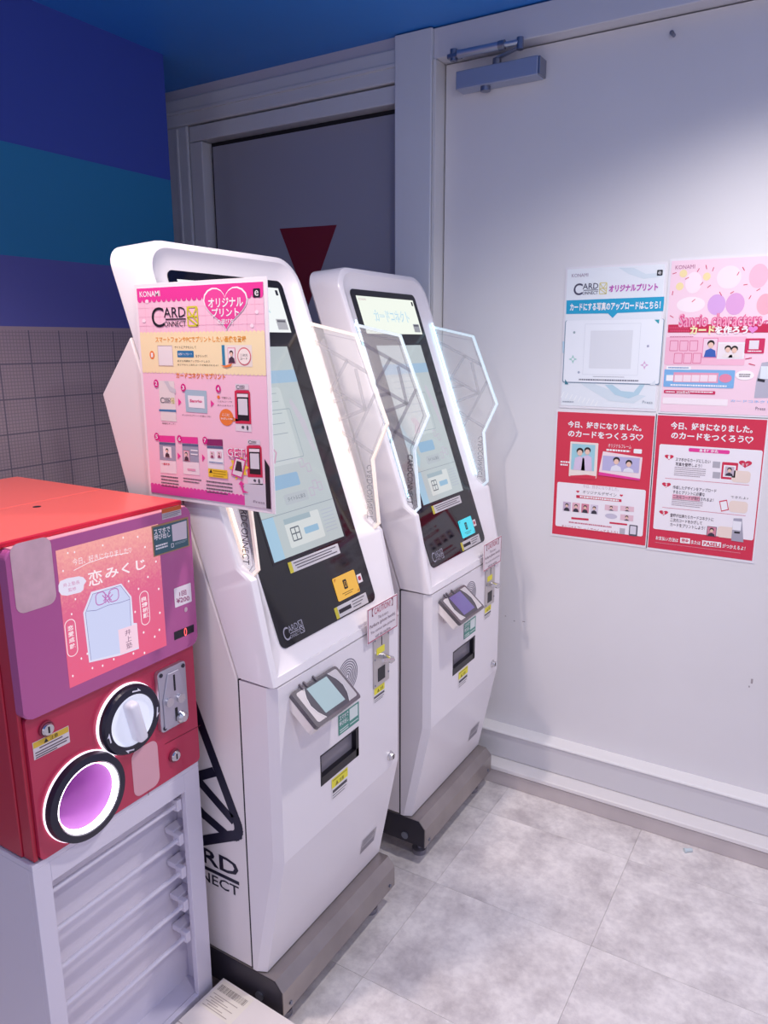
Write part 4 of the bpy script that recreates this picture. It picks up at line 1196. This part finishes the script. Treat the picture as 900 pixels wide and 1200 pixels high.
def mini_kiosk(S, x, y, k):
    S.rectz('kiosk_print_top', x + 4 * k, y, x + 88 * k, y + 38 * k, mat('#e4d6de', 0.45), 2)
    card_logo(S, S.boxz(x + 10 * k, y + 8 * k, x + 82 * k, y + 34 * k), INKG, None, 3)
    S.polyz('kiosk_print', [(x, y + 46 * k), (x + 14 * k, y + 40 * k), (x + 86 * k, y + 42 * k), (x + 96 * k, y + 54 * k), (x + 104 * k, y + 250 * k), (x + 6 * k, y + 246 * k)], RED, 2)
    S.polyz('kiosk_print_frame', [(x + 14 * k, y + 58 * k), (x + 86 * k, y + 60 * k), (x + 92 * k, y + 232 * k), (x + 20 * k, y + 226 * k)], INK, 3)
    S.polyz('kiosk_print_screen', [(x + 16 * k, y + 62 * k), (x + 84 * k, y + 64 * k), (x + 84 * k, y + 84 * k), (x + 17 * k, y + 82 * k)], mat('#f2e2e8', 0.45), 4)
    S.polyz('kiosk_print_screen', [(x + 22 * k, y + 92 * k), (x + 80 * k, y + 94 * k), (x + 84 * k, y + 196 * k), (x + 26 * k, y + 192 * k)], mat('#ddd8de', 0.45), 4)
    S.polyz('kiosk_print_foot', [(x + 6 * k, y + 250 * k), (x + 104 * k, y + 254 * k), (x + 106 * k, y + 300 * k), (x + 8 * k, y + 292 * k)], mat('#e8dbe2', 0.45), 2)
    S.ellz('kiosk_print_dot', x + 44 * k, y + 260 * k, x + 62 * k, y + 280 * k, INKG, 3)
    S.ellz('kiosk_print_dot', x + 74 * k, y + 258 * k, x + 88 * k, y + 290 * k, INKG, 3)
mini_kiosk(S, 662, 104, 1.0)
for k, (x, y) in enumerate(((192, 424), (334, 432), (488, 446))):
    h_ = 240
    S.polyz('screen_print', [(x, y), (x + 100, y + 4), (x + 112, y + h_), (x + 12, y + h_ - 8)], (mat('#f2e6ea', 0.45), mat('#f2e6ea', 0.45), mat('#efe6ec', 0.45))[k], 2)
    S.polyz('screen_print_header', [(x, y), (x + 100, y + 4), (x + 102, y + 46), (x + 3, y + 40)], (PINKM, PINKM, mat('#8a2a66', 0.45))[k], 3)
    S.polyz('screen_print_bar', [(x + 3, y + 42), (x + 102, y + 48), (x + 103, y + 64), (x + 4, y + 58)], mat('#5a6a8c', 0.45), 3)
    if k < 2: S.polyz('screen_print_body', [(x + 4, y + 60), (x + 103, y + 66), (x + 107, y + 160), (x + 8, y + 152)], mat('#9fa2b6', 0.45), 3)
    else: S.polyz('screen_print_body', [(x + 8, y + 64), (x + 103, y + 70), (x + 107, y + 150), (x + 12, y + 142)], PAPER, 3)
portrait(S, S.boxz(222, 496, 272, 562), '#f6ecee', [(0.5, 0.9, 0.42)], '#fbf4f4', 5, '#4a3444')
portrait(S, S.boxz(348, 520, 384, 582), '#e6c6d0', [(0.5, 0.9, 0.42)], '#d8406e', 5, '#4a3444')
for y in (512, 536): S.rectz('screen_print_field', 392, y, 436, y + 12, PAPER, 5)
for x in (512, 556): portrait(S, S.boxz(x, 526, x + 26, 564), '#f4d6e0', [(0.5, 0.9, 0.42)], '#e88aa8', 5, '#a04a6a')
S.rectz('screen_print_bar', 506, 586, 592, 600, mat('#3f6fa4', 0.45), 5)
S.textz('printed_text', '一部変更', 210, 592, 262, 612, RED, 4, 0.02)
S.rectz('screen_print_button', 370, 628, 422, 646, mat('#e8a0bc', 0.45), 4)
S.rectz('caution_print', 500, 628, 622, 694, mat('#f2c832', 0.45), 5)
S.greek('caution_lines', 530, 640, 612, 686, 3, mat('#b08a18', 0.45), 6, 0.3)
S.polyz('caution_mark', [(508, 655), (528, 655), (518, 632)], INK, 6)
S.polyz('printed_arrow', [(308, 530), (328, 552), (310, 574)], PINKM, 2)
S.polyz('printed_arrow', [(460, 540), (480, 564), (462, 588)], PINKM, 2)
S.greek('printed_small_text', 205, 672, 315, 750, 4, INKG, 2, 0.4)
S.greek('printed_small_text', 344, 686, 456, 722, 2, INKG, 2, 0.4)
S.greek('printed_small_text', 486, 704, 650, 790, 4, INKG, 2, 0.4)
mini_kiosk(S, 738, 448, 0.95)
S.textl('printed_text', 'GET!', 618, 498, 552, 742, mat('#ea3c8a', 0.45), 9, 0.05)
S.textl('printed_text', 'GET!', 618, 498, 552, 742, PAPER, 10, -0.01)
pts = []
for k in range(20):
    a = 2 * math.pi * k / 20
    r = 62 if k % 2 == 0 else 42
    pts.append((690 + r * math.cos(a), 625 + 1.3 * r * math.sin(a)))
S.polyz('printed_burst', pts, mat('#f8cf3c', 0.45), 3)
S.polyz('won_card_print', [(668, 556), (736, 578), (712, 694), (644, 668)], PINKM, 6)
S.polyz('won_card_print', [(674, 566), (728, 584), (708, 682), (652, 662)], mat('#f2dce2', 0.45), 7)
S.polyz('won_card_picture', [(680, 580), (708, 590), (714, 650), (668, 640)], mat('#3c2c34', 0.45), 8)
S.polyz('printed_arrow', [(690, 725), (705, 706), (726, 728), (714, 732), (722, 765), (752, 780), (715, 780), (702, 735)], PINKM, 6)
S.rect('footer_band', (U0, VB, U0 + wid * 0.82, VB + 0.018), mat('#e64aa6', 0.45), 1)
for k in range(26):
    u = U0 + (k + 0.5) * wid * 0.82 / 26
    S.ell('footer_scallop', (u - wid / 60, VB + 0.013, u + wid / 60, VB + 0.022), mat('#e64aa6', 0.45), 1.25 + 0.25 * (k % 2), 8)
S.poly('footer_machine', [(U0 + wid * 0.80, VB), (U1, VB), (U1, VB + 0.075), (U0 + wid * 0.97, VB + 0.05), (U0 + wid * 0.80, VB + 0.045)], mat('#d9cfd8', 0.45), 2)
S.poly('footer_machine', [(U0 + wid * 0.965, VB), (U1, VB), (U1, VB + 0.085), (U0 + wid * 0.965, VB + 0.10)], INK, 3)
S.textz('printed_text', 'Press', 780, 826, 850, 850, mat('#8a7a88', 0.45), 4)

# ------------------------------------------------------------------ capsule machine
GXF = -1.17
GY0, GY1 = 0.688, 1.103
GZ0, GZ1 = 0.706, 1.312
GXB = -1.742
gm = thing('capsule_machine', 'red and pink capsule vending machine with lit picture panel and knob', 'vending machine', ((GXF + GXB) / 2, (GY0 + GY1) / 2, GZ0))
gw = Vector(gm.location)
RED_SHADED = mat('#b8223e', 0.36, coat=0.2)  # shade on the sides put into the colour, darker than the top
REDF = mat('#bc2c50', 0.34, coat=0.25)
PURP = mat('#b65894', 0.22, coat=0.4)
def gp(name, bm, m, par=None):
    bmesh.ops.translate(bm, vec=-gw, verts=bm.verts)
    return obj(name, bm, m, par or gm)
T = 0.012
gp('side_panel', box(GXB, GXF - 0.036, GY0, GY0 + T, GZ0, GZ1 - 0.012, bev=0.002), RED_SHADED)
gp('side_panel', box(GXB, GXF - 0.036, GY1 - T, GY1, GZ0, GZ1 - 0.012, bev=0.002), RED_SHADED)
gp('front_trim', box(GXF - 0.035, GXF - 0.003, GY0 + 0.003, GY0 + 0.012, GZ0, GZ1 - 0.012, bev=0.002), RED_SHADED)
gp('front_trim', box(GXF - 0.035, GXF - 0.027, GY1 - 0.012, GY1 - 0.003, GZ0, GZ1 - 0.012, bev=0.002), RED_SHADED)
gp('back_panel', box(GXB, GXB + T, GY0 + T, GY1 - T, GZ0, GZ1 - 0.012), RED_SHADED)
gp('bottom_panel', box(GXB + T, GXF - 0.03, GY0 + T, GY1 - T, GZ0, GZ0 + T), RED_SHADED)
RED_TOP_LIT = mat('#f06a62', 0.4, coat=0.15)  # overhead light on the top put into the colour, paler than the sides
tp = gp('top_panel', box(GXB, -1.42, GY0, GY1, GZ1 - 0.012, GZ1, bev=0.003), RED_TOP_LIT)
gp('top_panel', box(-1.4185, GXF - 0.002, GY0, GY1, GZ1 - 0.012, GZ1, bev=0.003), RED_TOP_LIT)
gp('top_slot', cyl(bmesh.new(), (-1.375, 0.905, GZ1), (-1.375, 0.905, GZ1 + 0.0006), 0.008, n=14), INK)
gp('top_lip', box(GXF - 0.004, GXF + 0.003, GY0 + 0.004, GY1 - 0.004, GZ1 - 0.008, GZ1 + 0.001, bev=0.002), mat('#c81438', 0.35))
# upper display panel (thick pink acrylic with rounded corners)
def plate(S_, name, b, r, n0, n1, m, par=None, bev=0.0):
    bm = bmesh.new()
    pts = rrect(*b, r, 6)
    A = [bm.verts.new(S_.o + S_.ux * u + S_.uy * v + S_.n * n0) for u, v in pts]
    B = [bm.verts.new(S_.o + S_.ux * u + S_.uy * v + S_.n * n1) for u, v in pts]
    bm.faces.new(A[::-1])
    top = bm.faces.new(B)
    for i in range(len(pts)):
        j = (i + 1) % len(pts)
        bm.faces.new((A[i], A[j], B[j], B[i]))
    if bev: bmesh.ops.bevel(bm, geom=list(top.edges), offset=bev, segments=2, affect='EDGES', profile=0.5)
    return obj(name, bm, m, par or gm)
PXF = -1.150
fs = Surf(gm, Vector((PXF, 0, 0)) - gw, (0, 1, 0), (0, 0, 1), gw, Z(60, 600, 5.0))
UP = plate(fs, 'display_panel', (0.690, 0.994, 1.104, 1.302), 0.016, -0.022, 0.0, PURP, None, 0.003)
gp('panel_top_strip', box(-1.1715, -1.1505, 0.702, 1.092, 1.3018, 1.3035), mat('#f0a4b4', 0.4), UP)  # thin pale pink strip along the panel's top edge
fs.p = UP
fs.z = Z(60, 600, 5.0)
SCRN = mat('#ee6c8c', 0.25, emit=0.42, noise=0.10, nscale=60)
m_s = fs.boxz(28, 230, 672, 782)
b_ = (0.783, 1.018, 1.017, 1.280)
b_ = (fs.boxz(26, 234, 676, 780)[0], 1.0205, fs.boxz(26, 234, 676, 780)[2], 1.281)
def picture_material(z0, z1):
    m = bpy.data.materials.new('backlit_pink_print')
    m.use_nodes = True
    nt = m.node_tree
    N, L = nt.nodes, nt.links
    b = N['Principled BSDF']
    b.inputs['Base Color'].default_value = (*lin('#5a3040'), 1)
    b.inputs['Roughness'].default_value = 0.3
    tc = N.new('ShaderNodeTexCoord'); sp = N.new('ShaderNodeSeparateXYZ')
    L.new(tc.outputs['Object'], sp.inputs[0])
    mr = N.new('ShaderNodeMapRange')
    mr.inputs[1].default_value = z0; mr.inputs[2].default_value = z1
    L.new(sp.outputs['Z'], mr.inputs[0])
    nz = N.new('ShaderNodeTexNoise'); nz.inputs['Scale'].default_value = 230; nz.inputs['Detail'].default_value = 2
    L.new(tc.outputs['Object'], nz.inputs['Vector'])
    ma = N.new('ShaderNodeMath'); ma.operation = 'MULTIPLY_ADD'; ma.inputs[1].default_value = 0.5; ma.inputs[2].default_value = -0.25
    L.new(nz.outputs['Fac'], ma.inputs[0])
    su = N.new('ShaderNodeMath'); su.operation = 'ADD'
    L.new(mr.outputs[0], su.inputs[0]); L.new(ma.outputs[0], su.inputs[1])
    cr = N.new('ShaderNodeValToRGB')
    e = cr.color_ramp.elements
    e[0].position = 0.0; e[0].color = (*lin('#e4587c'), 1)
    e[1].position = 1.0; e[1].color = (*lin('#f2a89e'), 1)
    a = e.new(0.55); a.color = (*lin('#dc6488'), 1)
    L.new(su.outputs[0], cr.inputs[0])
    L.new(cr.outputs[0], b.inputs['Emission Color'])
    b.inputs['Emission Strength'].default_value = 0.74
    return m
fs.rect('picture_panel', b_, picture_material(b_[1] - GZ0, b_[3] - GZ0), 1)
GLOW = lambda h, e=0.7: mat('#5a4450', 0.3, emit=0.72, ecol=h)
WG = GLOW('#fbeef4', 0.75)
for x, y in ((95, 240), (300, 195), (420, 150), (505, 145), (548, 205), (612, 290), (68, 345), (135, 235), (140, 510), (452, 405), (118, 598), (510, 450), (565, 380), (628, 450), (490, 585), (635, 590), (632, 690), (540, 705), (605, 730), (175, 858), (240, 914), (365, 862), (480, 828), (125, 960), (300, 900), (545, 825), (210, 830)):
    fs.ellz('printed_star', x - 5, y - 5, x + 5, y + 5, WG, 3)
fs.textz('printed_text', '今日、好きになりました', 122, 262, 440, 232, WG, 4) if False else None
def slanted(S_, name, st_, p_l, p_r, h0, m, l, bold=0.0):
    """text whose baseline runs between two zoom points, letter height h0 in zoom px at the left"""
    a = S_.q(*p_l); c = S_.q(*p_r); top = S_.q(p_l[0], p_l[1] - h0)
    hh = top[1] - a[1]
    return S_.text(name, st_, (a[0], a[1], c[0], a[1] + hh), m, l, bold, 0, False, c[1] - a[1])
slanted(fs, 'printed_text', '今日、好きになりました♡', (125, 315), (470, 240), 42, WG, 4, 0.0)
fs.strokez('printed_underline', [[(130, 342), (210, 300), (320, 262), (450, 238)]], 0.0012, WG, 4)
slanted(fs, 'printed_text', '恋', (218, 438), (300, 418), 92, WG, 5, 0.012)
slanted(fs, 'printed_text', 'みくじ', (315, 395), (552, 330), 66, WG, 5, 0.02)
BUB = GLOW('#e4e0f4', 0.7)
fs.polyz('speech_bubble', [(40, 430), (50, 405), (90, 388), (160, 376), (186, 382), (204, 404), (190, 425), (186, 455), (170, 470), (90, 490), (58, 486), (42, 465)], BUB, 4)
slanted(fs, 'printed_text', '井上塾長', (68, 442), (165, 420), 24, GLOW('#c87aa8', 0.4), 5)
slanted(fs, 'printed_text', '監修', (98, 468), (145, 456), 22, GLOW('#c87aa8', 0.4), 5)
# paper charm outline
CH = GLOW('#dfe0f6', 0.62)
CHI = GLOW('#c9d4f4', 0.6)
fs.polyz('charm_outline', [(185, 590), (232, 468), (408, 418), (468, 495), (480, 650), (500, 650), (512, 800), (400, 840), (220, 882)], CH, 4)
fs.polyz('charm_fill', [(197, 592), (240, 480), (402, 430), (456, 500), (470, 800), (395, 828), (230, 868)], CHI, 5)
LINE = GLOW('#5a5a9a', 0.25)
fs.strokez('charm_line', [[(197, 592), (240, 480), (402, 430), (456, 500), (470, 800)], [(197, 592), (230, 868)], [(205, 580), (260, 575), (330, 545), (400, 530), (458, 510)]], 0.0009, LINE, 6)
KN = GLOW('#b86ab4', 0.45)
for cx, cy in ((285, 505), (362, 485)):
    fs.ringz('charm_knot', cx - 34, cy - 28, cx + 34, cy + 28, 0.009, 0.002, KN, 7)
fs.strokez('charm_knot', [[(302, 520), (342, 470)], [(302, 470), (348, 515)], [(312, 530), (355, 482)], [(296, 488), (335, 530)]], 0.002, KN, 8)
fs.polyz('name_card', [(388, 690), (496, 655), (510, 790), (402, 834)], GLOW('#f6d3e4', 0.6), 7)
for k, ch in enumerate('井上塾'):
    y = 692 + k * 38
    fs.textl('printed_text', ch, 426 + k * 4, y + 2, y + 36, 462 + k * 4, GLOW('#6a4a66', 0.15), 8)
for (x0_, y0_, x1_, y1_), s_ in (((72, 640, 158, 832), '恋愛成就'), ((512, 472, 580, 650), '良縁祈願')):
    fs.ringz('pill_outline', x0_, y0_, x1_, y1_, 0.011, 0.0014, WG, 4)
    for k, ch in enumerate(s_):
        h_ = (y1_ - y0_ - 50) / 4
        yy = y0_ + 26 + k * h_
        xc = (x0_ + x1_) / 2 + (k - 1.5) * 4
        fs.textl('printed_text', ch, xc - 17, yy + 4, yy + h_ - 1, xc + 17, WG, 5, 0.02)
# stickers on the display panel
fs.z = Z(0, 540, 3.75)
st1 = fs.rectz('silver_sticker', 38, 372, 250, 622, mat('#d8b2bc', 0.3, metal=0.2, noise=0.12, nscale=25), 2, 0.016)
fs.z = Z(170, 590, 7.057)
fs.rect('wood_edge_sticker', fs.boxl(50, 190, 450, 362), mat('#a98560', 0.45), 2)
fs.rect('call_sticker', fs.boxl(62, 202, 436, 350), mat('#3d6672', 0.45), 3)
slanted(fs, 'sticker_text', 'スマホで', (72, 265), (205, 232), 50, PAPER, 4, 0.02)
slanted(fs, 'sticker_text', '呼び出し', (75, 308), (208, 274), 46, PAPER, 4, 0.02)
fs.polyz('code_blank', [(216, 178), (338, 140), (342, 288), (226, 314)], mat('#d8cfd8', 0.45), 4)
slanted(fs, 'sticker_text', '24時間', (86, 374), (182, 346), 18, PAPER, 4, 0.02) if False else None
fs.greek('sticker_print', 84, 348, 184, 396, 2, PAPER, 4, 0.6)
fs.ringz('sticker_dot', 212, 332, 236, 360, 0.001, 0.0012, PAPER, 4)
fs.greek('sticker_print', 244, 326, 345, 346, 2, mat('#9fb4ba', 0.5), 4)
fs.rect('warning_sticker', fs.boxl(134, 50, 138, 296), mat('#c8c0c8', 0.45), 2)
fs.rect('warning_band', fs.boxl(134, 50, 86, 296), mat('#c8622a', 0.45), 3)
fs.greek('sticker_print', 142, 92, 288, 132, 3, INKG, 3, 0.4)
fs.rect('price_card', fs.boxl(236, 705, 868, 380), mat('#efe4ea', 0.4), 2, 0.002)
PRC = mat('#a0507a', 0.5)
slanted(fs, 'price_text', '1回', (282, 770), (340, 752), 42, PRC, 3, 0.02)
slanted(fs, 'price_text', '¥200', (258, 828), (366, 800), 42, PRC, 3, 0.02)
fs.ellz('panel_screw', 322, 862, 350, 892, mat('#d8c2cc', 0.3, metal=0.6), 2)
cdz = fs.polyz('counter_window', [(238, 1065), (402, 998), (404, 1060), (242, 1132)], mat('#181422', 0.2), 2)
fs.textz('counter_digit', '0', 318, 1032, 346, 1090, mat('#ff5a5a', 0.4, emit=1.2), 3, 0.0)
# lower panel with round openings
LXF = -1.166
ls_ = Surf(gm, Vector((LXF, 0, 0)) - gw, (0, 1, 0), (0, 0, 1), gw, Z(0, 780, 3.75))
KC, KR = (0.913, 0.898), 0.075
CC, CR_ = (0.800, 0.787), 0.089
bm = bmesh.new()
def loop(pts, x):
    vs = [bm.verts.new((x, p[0], p[1])) for p in pts]
    es = [bm.edges.new((vs[i], vs[(i + 1) % len(vs)])) for i in range(len(vs))]
    return vs, es
outer = rrect(0.700, GZ0, GY1, 0.992, 0.010, 4)
hole = [(CC[0] + 0.060 * math.cos(2 * math.pi * i / 48), CC[1] + 0.060 * math.sin(2 * math.pi * i / 48)) for i in range(48)]
ov, oe = loop(outer, LXF)
hv, he = loop(hole, LXF)
bmesh.ops.triangle_fill(bm, use_beauty=True, use_dissolve=False, edges=oe + he)
bo_ = [bm.verts.new((LXF - 0.03, v.co.y, v.co.z)) for v in ov]
for i in range(len(ov)):
    j = (i + 1) % len(ov)
    bm.faces.new((ov[i], bo_[i], bo_[j], ov[j]))
bmesh.ops.recalc_face_normals(bm, faces=bm.faces)
LP = gp('lower_panel', bm, REDF)
ls_.p = LP
RX = Matrix.Rotation(math.pi / 2, 4, 'Y')
LEDW = mat('#ffffff', 0.4, emit=4.0, ecol='#fbf4ff')
def at(c_, x): return Matrix.Translation((x, c_[0], c_[1])) @ RX
# prize chute
ch = gp('chute_ring', lathe(bmesh.new(), [(0.066, 0.004), (0.070, 0.020), (0.084, 0.018), (0.086, 0.006), (0.086, 0.002), (0.066, 0.002)], at(CC, LXF), 56, True), mat('#1d1b30', 0.35))
gp('chute_halo', lathe(bmesh.new(), [(0.086, 0.0005), (0.0875, 0.0005), (0.0875, 0.004), (0.086, 0.005)], at(CC, LXF), 56, True), mat('#ffffff', 0.4, emit=0.9, ecol='#ffe9ff'), ch)
gp('chute_light', lathe(bmesh.new(), [(0.0622, 0.006), (0.0668, 0.0185), (0.0675, 0.0185), (0.063, 0.006)], at(CC, LXF), 56, True), LEDW, ch)
bwl = [(0.0628, 0.0065), (0.0598, 0.0), (0.060, -0.02), (0.058, -0.08), (0.05, -0.13), (0.0, -0.135)]
smooth(gp('chute_bowl', lathe(bmesh.new(), bwl, at(CC, LXF), 48), mat('#e39be6', 0.4), ch), 0.9)
gp('chute_flap', prism([(LXF - 0.060, 0.787 - 0.030), (LXF - 0.030, 0.787 + 0.045), (LXF - 0.035, 0.787 + 0.045), (LXF - 0.065, 0.787 - 0.030)], 1, CC[0] - 0.048, CC[0] - 0.012), mat('#b04ab4', 0.4), ch)
# turning knob
kb = gp('knob_ring', lathe(bmesh.new(), [(0.052, 0.0), (0.054, 0.022), (0.068, 0.021), (0.0715, 0.014), (0.0715, 0.0)], at(KC, LXF), 56, True), mat('#1d1b30', 0.35))
gp('knob_halo', lathe(bmesh.new(), [(0.0715, 0.0005), (0.0732, 0.0005), (0.0732, 0.006), (0.0715, 0.007)], at(KC, LXF), 56, True), mat('#ffffff', 0.4, emit=0.9, ecol='#f4ecff'), kb)
gp('knob_dial', lathe(bmesh.new(), [(0.0, 0.012), (0.046, 0.014), (0.053, 0.020), (0.0535, 0.010), (0.0, 0.009)], at(KC, LXF), 48), mat('#d6d9e6', 0.35, emit=0.38), kb)
hb = bmesh.new()
bx(hb, -0.012, 0.012, -0.046, 0.046, 0.0, 0.030, bev=0.008, seg=3)
bmesh.ops.transform(hb, matrix=Matrix.Translation((LXF + 0.012, KC[0], KC[1])) @ Matrix.Rotation(math.radians(12), 4, 'X') @ RX @ Matrix.Rotation(math.pi / 2, 4, 'Z'), verts=hb.verts)
smooth(gp('knob_grip', hb, mat('#d4d2de', 0.35, emit=0.12), kb), 0.7)
ks = Surf(kb, Vector((LXF + 0.0222, 0, 0)) - gw, (0, 1, 0), (0, 0, 1), gw)
for k, a in enumerate((78, -8, 190, -105)):
    a = math.radians(a)
    c_ = Vector((KC[0] + 0.061 * math.cos(a), KC[1] + 0.061 * math.sin(a)))
    t_ = Vector((math.sin(a), -math.cos(a)))
    n_ = Vector((math.cos(a), math.sin(a)))
    ks.poly('knob_arrow', [tuple(c_ - t_ * 0.011 - n_ * 0.002), tuple(c_ + t_ * 0.011 - n_ * 0.002), tuple(c_ + t_ * 0.002 + n_ * 0.005), tuple(c_ + t_ * 0.002 + n_ * 0.001), tuple(c_ - t_ * 0.011 + n_ * 0.001)], mat('#e8e6f2', 0.4), 1)
# coin mechanism
COIN = mat('#c6c4d0', 0.28, metal=0.85)
cm = gp('coin_mechanism', prism(rrect(0.990, 0.828, 1.068, 0.967, 0.008, 4), 0, LXF, LXF + 0.012, 0.002, 2), COIN)
gp('coin_slot', box(LXF + 0.0115, LXF + 0.0128, 1.031, 1.036, 0.918, 0.953), SEAM, cm)
gp('coin_guide', prism([(0.998, 0.836), (1.06, 0.836), (1.06, 0.908), (1.045, 0.955), (1.015, 0.955), (0.998, 0.90)], 0, LXF + 0.012, LXF + 0.0145, 0.001, 1), COIN, cm)
gp('coin_slot', box(LXF + 0.0145, LXF + 0.0155, 1.029, 1.033, 0.912, 0.948), SEAM, cm)
gp('return_button', cyl(cyl(bmesh.new(), (LXF + 0.014, 1.012, 0.893), (LXF + 0.020, 1.012, 0.893), 0.010), (LXF + 0.014, 1.044, 0.889), (LXF + 0.020, 1.044, 0.889), 0.010), CHROME, cm)
gp('return_slot', box(LXF + 0.0145, LXF + 0.0157, 1.028, 1.034, 0.842, 0.872), SEAM, cm)
gp('return_cup', lathe(bmesh.new(), [(0.0, 0.016), (0.008, 0.016), (0.013, 0.010), (0.014, 0.0)], at((1.042, 0.846), LXF + 0.012), 20), CHROME, cm)
for yy, zz in ((0.998, 0.958), (1.060, 0.957), (0.999, 0.837), (1.060, 0.835)):
    gp('mechanism_screw', cyl(bmesh.new(), (LXF + 0.012, yy, zz), (LXF + 0.0135, yy, zz), 0.0045, n=12), mat('#3a3844', 0.4, metal=0.5), cm)
# locks
for yy, zz in ((0.738, 0.957), (1.028, 0.756)):
    lk_ = gp('panel_lock', lathe(bmesh.new(), [(0.0, 0.010), (0.010, 0.010), (0.012, 0.007), (0.013, 0.0)], at((yy, zz), LXF), 24), CHROME)
    gp('keyhole', box(LXF + 0.0098, LXF + 0.0108, yy - 0.0015, yy + 0.0015, zz - 0.006, zz + 0.006), SEAM, lk_)
    gp('lock_collar', lathe(bmesh.new(), [(0.013, 0.0), (0.0155, 0.0), (0.015, 0.004), (0.013, 0.005)], at((yy, zz), LXF), 24, True), mat('#8c2a44', 0.4), lk_)
# service door outline and lower stickers
ls_.z = Z(0, 780, 3.75)
ls_.strokez('door_gap', [[(725, 345), (880, 262)], [(652, 545), (652, 570)], [(652, 545), (725, 345)]][:2], 0.0014, mat('#5c1226', 0.6), 1)
wsx = ls_.boxz(136, 328, 300, 342)
ls_.rect('warning_sticker', (0.709, 0.908, 0.783, 0.942), mat('#d9cfd4', 0.45), 2)
ls_.rect('warning_band', (0.710, 0.930, 0.782, 0.941), mat('#d8b43c', 0.45), 3)
ls_.poly('warning_mark', [(0.731, 0.9315), (0.740, 0.9315), (0.7355, 0.9395)], INK, 4)
ls_.text('sticker_text', '注意', (0.743, 0.9315, 0.760, 0.9395), INK, 4)
ls_.stroke('sticker_print', [[(0.722, 0.9265), (0.768, 0.9265)], [(0.713, 0.920), (0.780, 0.920)], [(0.713, 0.915), (0.776, 0.915)], [(0.713, 0.9105), (0.755, 0.9105)]], 0.0022, mat('#5a4a52', 0.5), 3)
ls_.rect('pink_sticker', (0.916, 0.712, 0.985, 0.818), mat('#e0a9b4', 0.45), 2, 0.018)

# ------------------------------------------------------------------ stand under the capsule machine
SX, SY0, SY1, SH = GXF - 0.001, 0.684, 1.102, 0.7035
sd = thing('machine_stand', 'white open-fronted stand with horizontal rods under the red capsule machine', 'stand', (-1.45, (SY0 + SY1) / 2, 0))
sw = Vector(sd.location)
SWH = mat('#ded8e6', 0.3, coat=0.25)
def sp_(name, bm, m=SWH, par=None):
    bmesh.ops.translate(bm, vec=-sw, verts=bm.verts)
    return obj(name, bm, m, par or sd)
SB = -1.70
sp_('side_panel', box(SB, SX - 0.014, SY0, SY0 + 0.014, 0, SH - 0.012, bev=0.001))
sp_('side_panel', box(SB, SX - 0.014, SY1 - 0.014, SY1, 0, SH - 0.012, bev=0.001))
sp_('top_panel', box(SB, SX, SY0, SY1, SH - 0.012, SH, bev=0.001))
sp_('back_panel', box(SX - 0.075, SX - 0.066, SY0 + 0.014, SY1 - 0.014, 0.06, SH - 0.012))
sp_('bottom_shelf', box(SX - 0.066, SX - 0.016, SY0 + 0.014, SY1 - 0.014, 0.085, 0.098))
sp_('stile', box(SX - 0.014, SX, SY0, SY0 + 0.036, 0, SH - 0.012, bev=0.001))
sp_('stile', box(SX - 0.014, SX, SY1 - 0.045, SY1, 0, SH - 0.012, bev=0.001))
sp_('rail', box(SX - 0.014, SX, SY0 + 0.036, SY1 - 0.045, SH - 0.055, SH - 0.012, bev=0.001))
sp_('rail', box(SX - 0.014, SX, SY0 + 0.036, SY1 - 0.045, 0.0, 0.100, bev=0.001))
for k, z in enumerate((0.612, 0.524, 0.437, 0.348, 0.262)):
    rx = SX - 0.022
    sp_('rod', cyl(bmesh.new(), (rx, SY0 + 0.014, z), (rx, 1.043, z), 0.0055, n=12))
    bkt = sp_('rod_bracket', box(rx - 0.012, rx + 0.010, 1.042, 1.056, z - 0.012, z + 0.016, bev=0.002))
    sp_('bracket_foot', box(rx - 0.040, rx - 0.012, 1.044, SY1 - 0.014, z + 0.004, z + 0.018, bev=0.002), SWH, bkt)

# ------------------------------------------------------------------ carton on the floor
cb = thing('cardboard_carton', 'flat white carton with a shipping label on the floor beside the stand', 'box', (-0.970, 0.970, 0))
cb.rotation_euler.z = math.radians(-2.5)
CW = mat('#ece2de', 0.6, noise=0.03, nscale=10)
hx, hy = 0.19, 0.145
obj('body', box(-hx, hx, -hy, hy, 0, 0.098, bev=0.002), CW, cb)
obj('flap', box(-hx, hx, -hy, -0.0015, 0.098, 0.1005), CW, cb)
obj('flap', box(-hx, hx, 0.0015, hy, 0.098, 0.1005), CW, cb)
bs = Surf(cb, (0, 0, 0.1006), (0, 1, 0), (-1, 0, 0), (0, 0, 0))
lb = bs.rect('shipping_label', (0.058, 0.082, 0.140, 0.184), mat('#efe6da', 0.5), 1)
for k in range(26):
    v = 0.092 + k * 0.0018 * 1.9
    wd_ = 0.0008 + 0.0012 * random.random()
    bs.rect('barcode_bar', (0.112, v, 0.130, v + wd_), mat('#6a5c54', 0.5), 2, parent=lb)
bs.stroke('label_print', [[(0.065 + 0.006 * k, 0.10 + 0.02 * (k % 3)), (0.065 + 0.006 * k, 0.178 - 0.01 * (k % 2))] for k in range(7)], 0.002, mat('#b8aaa0', 0.5), 2, parent=lb)
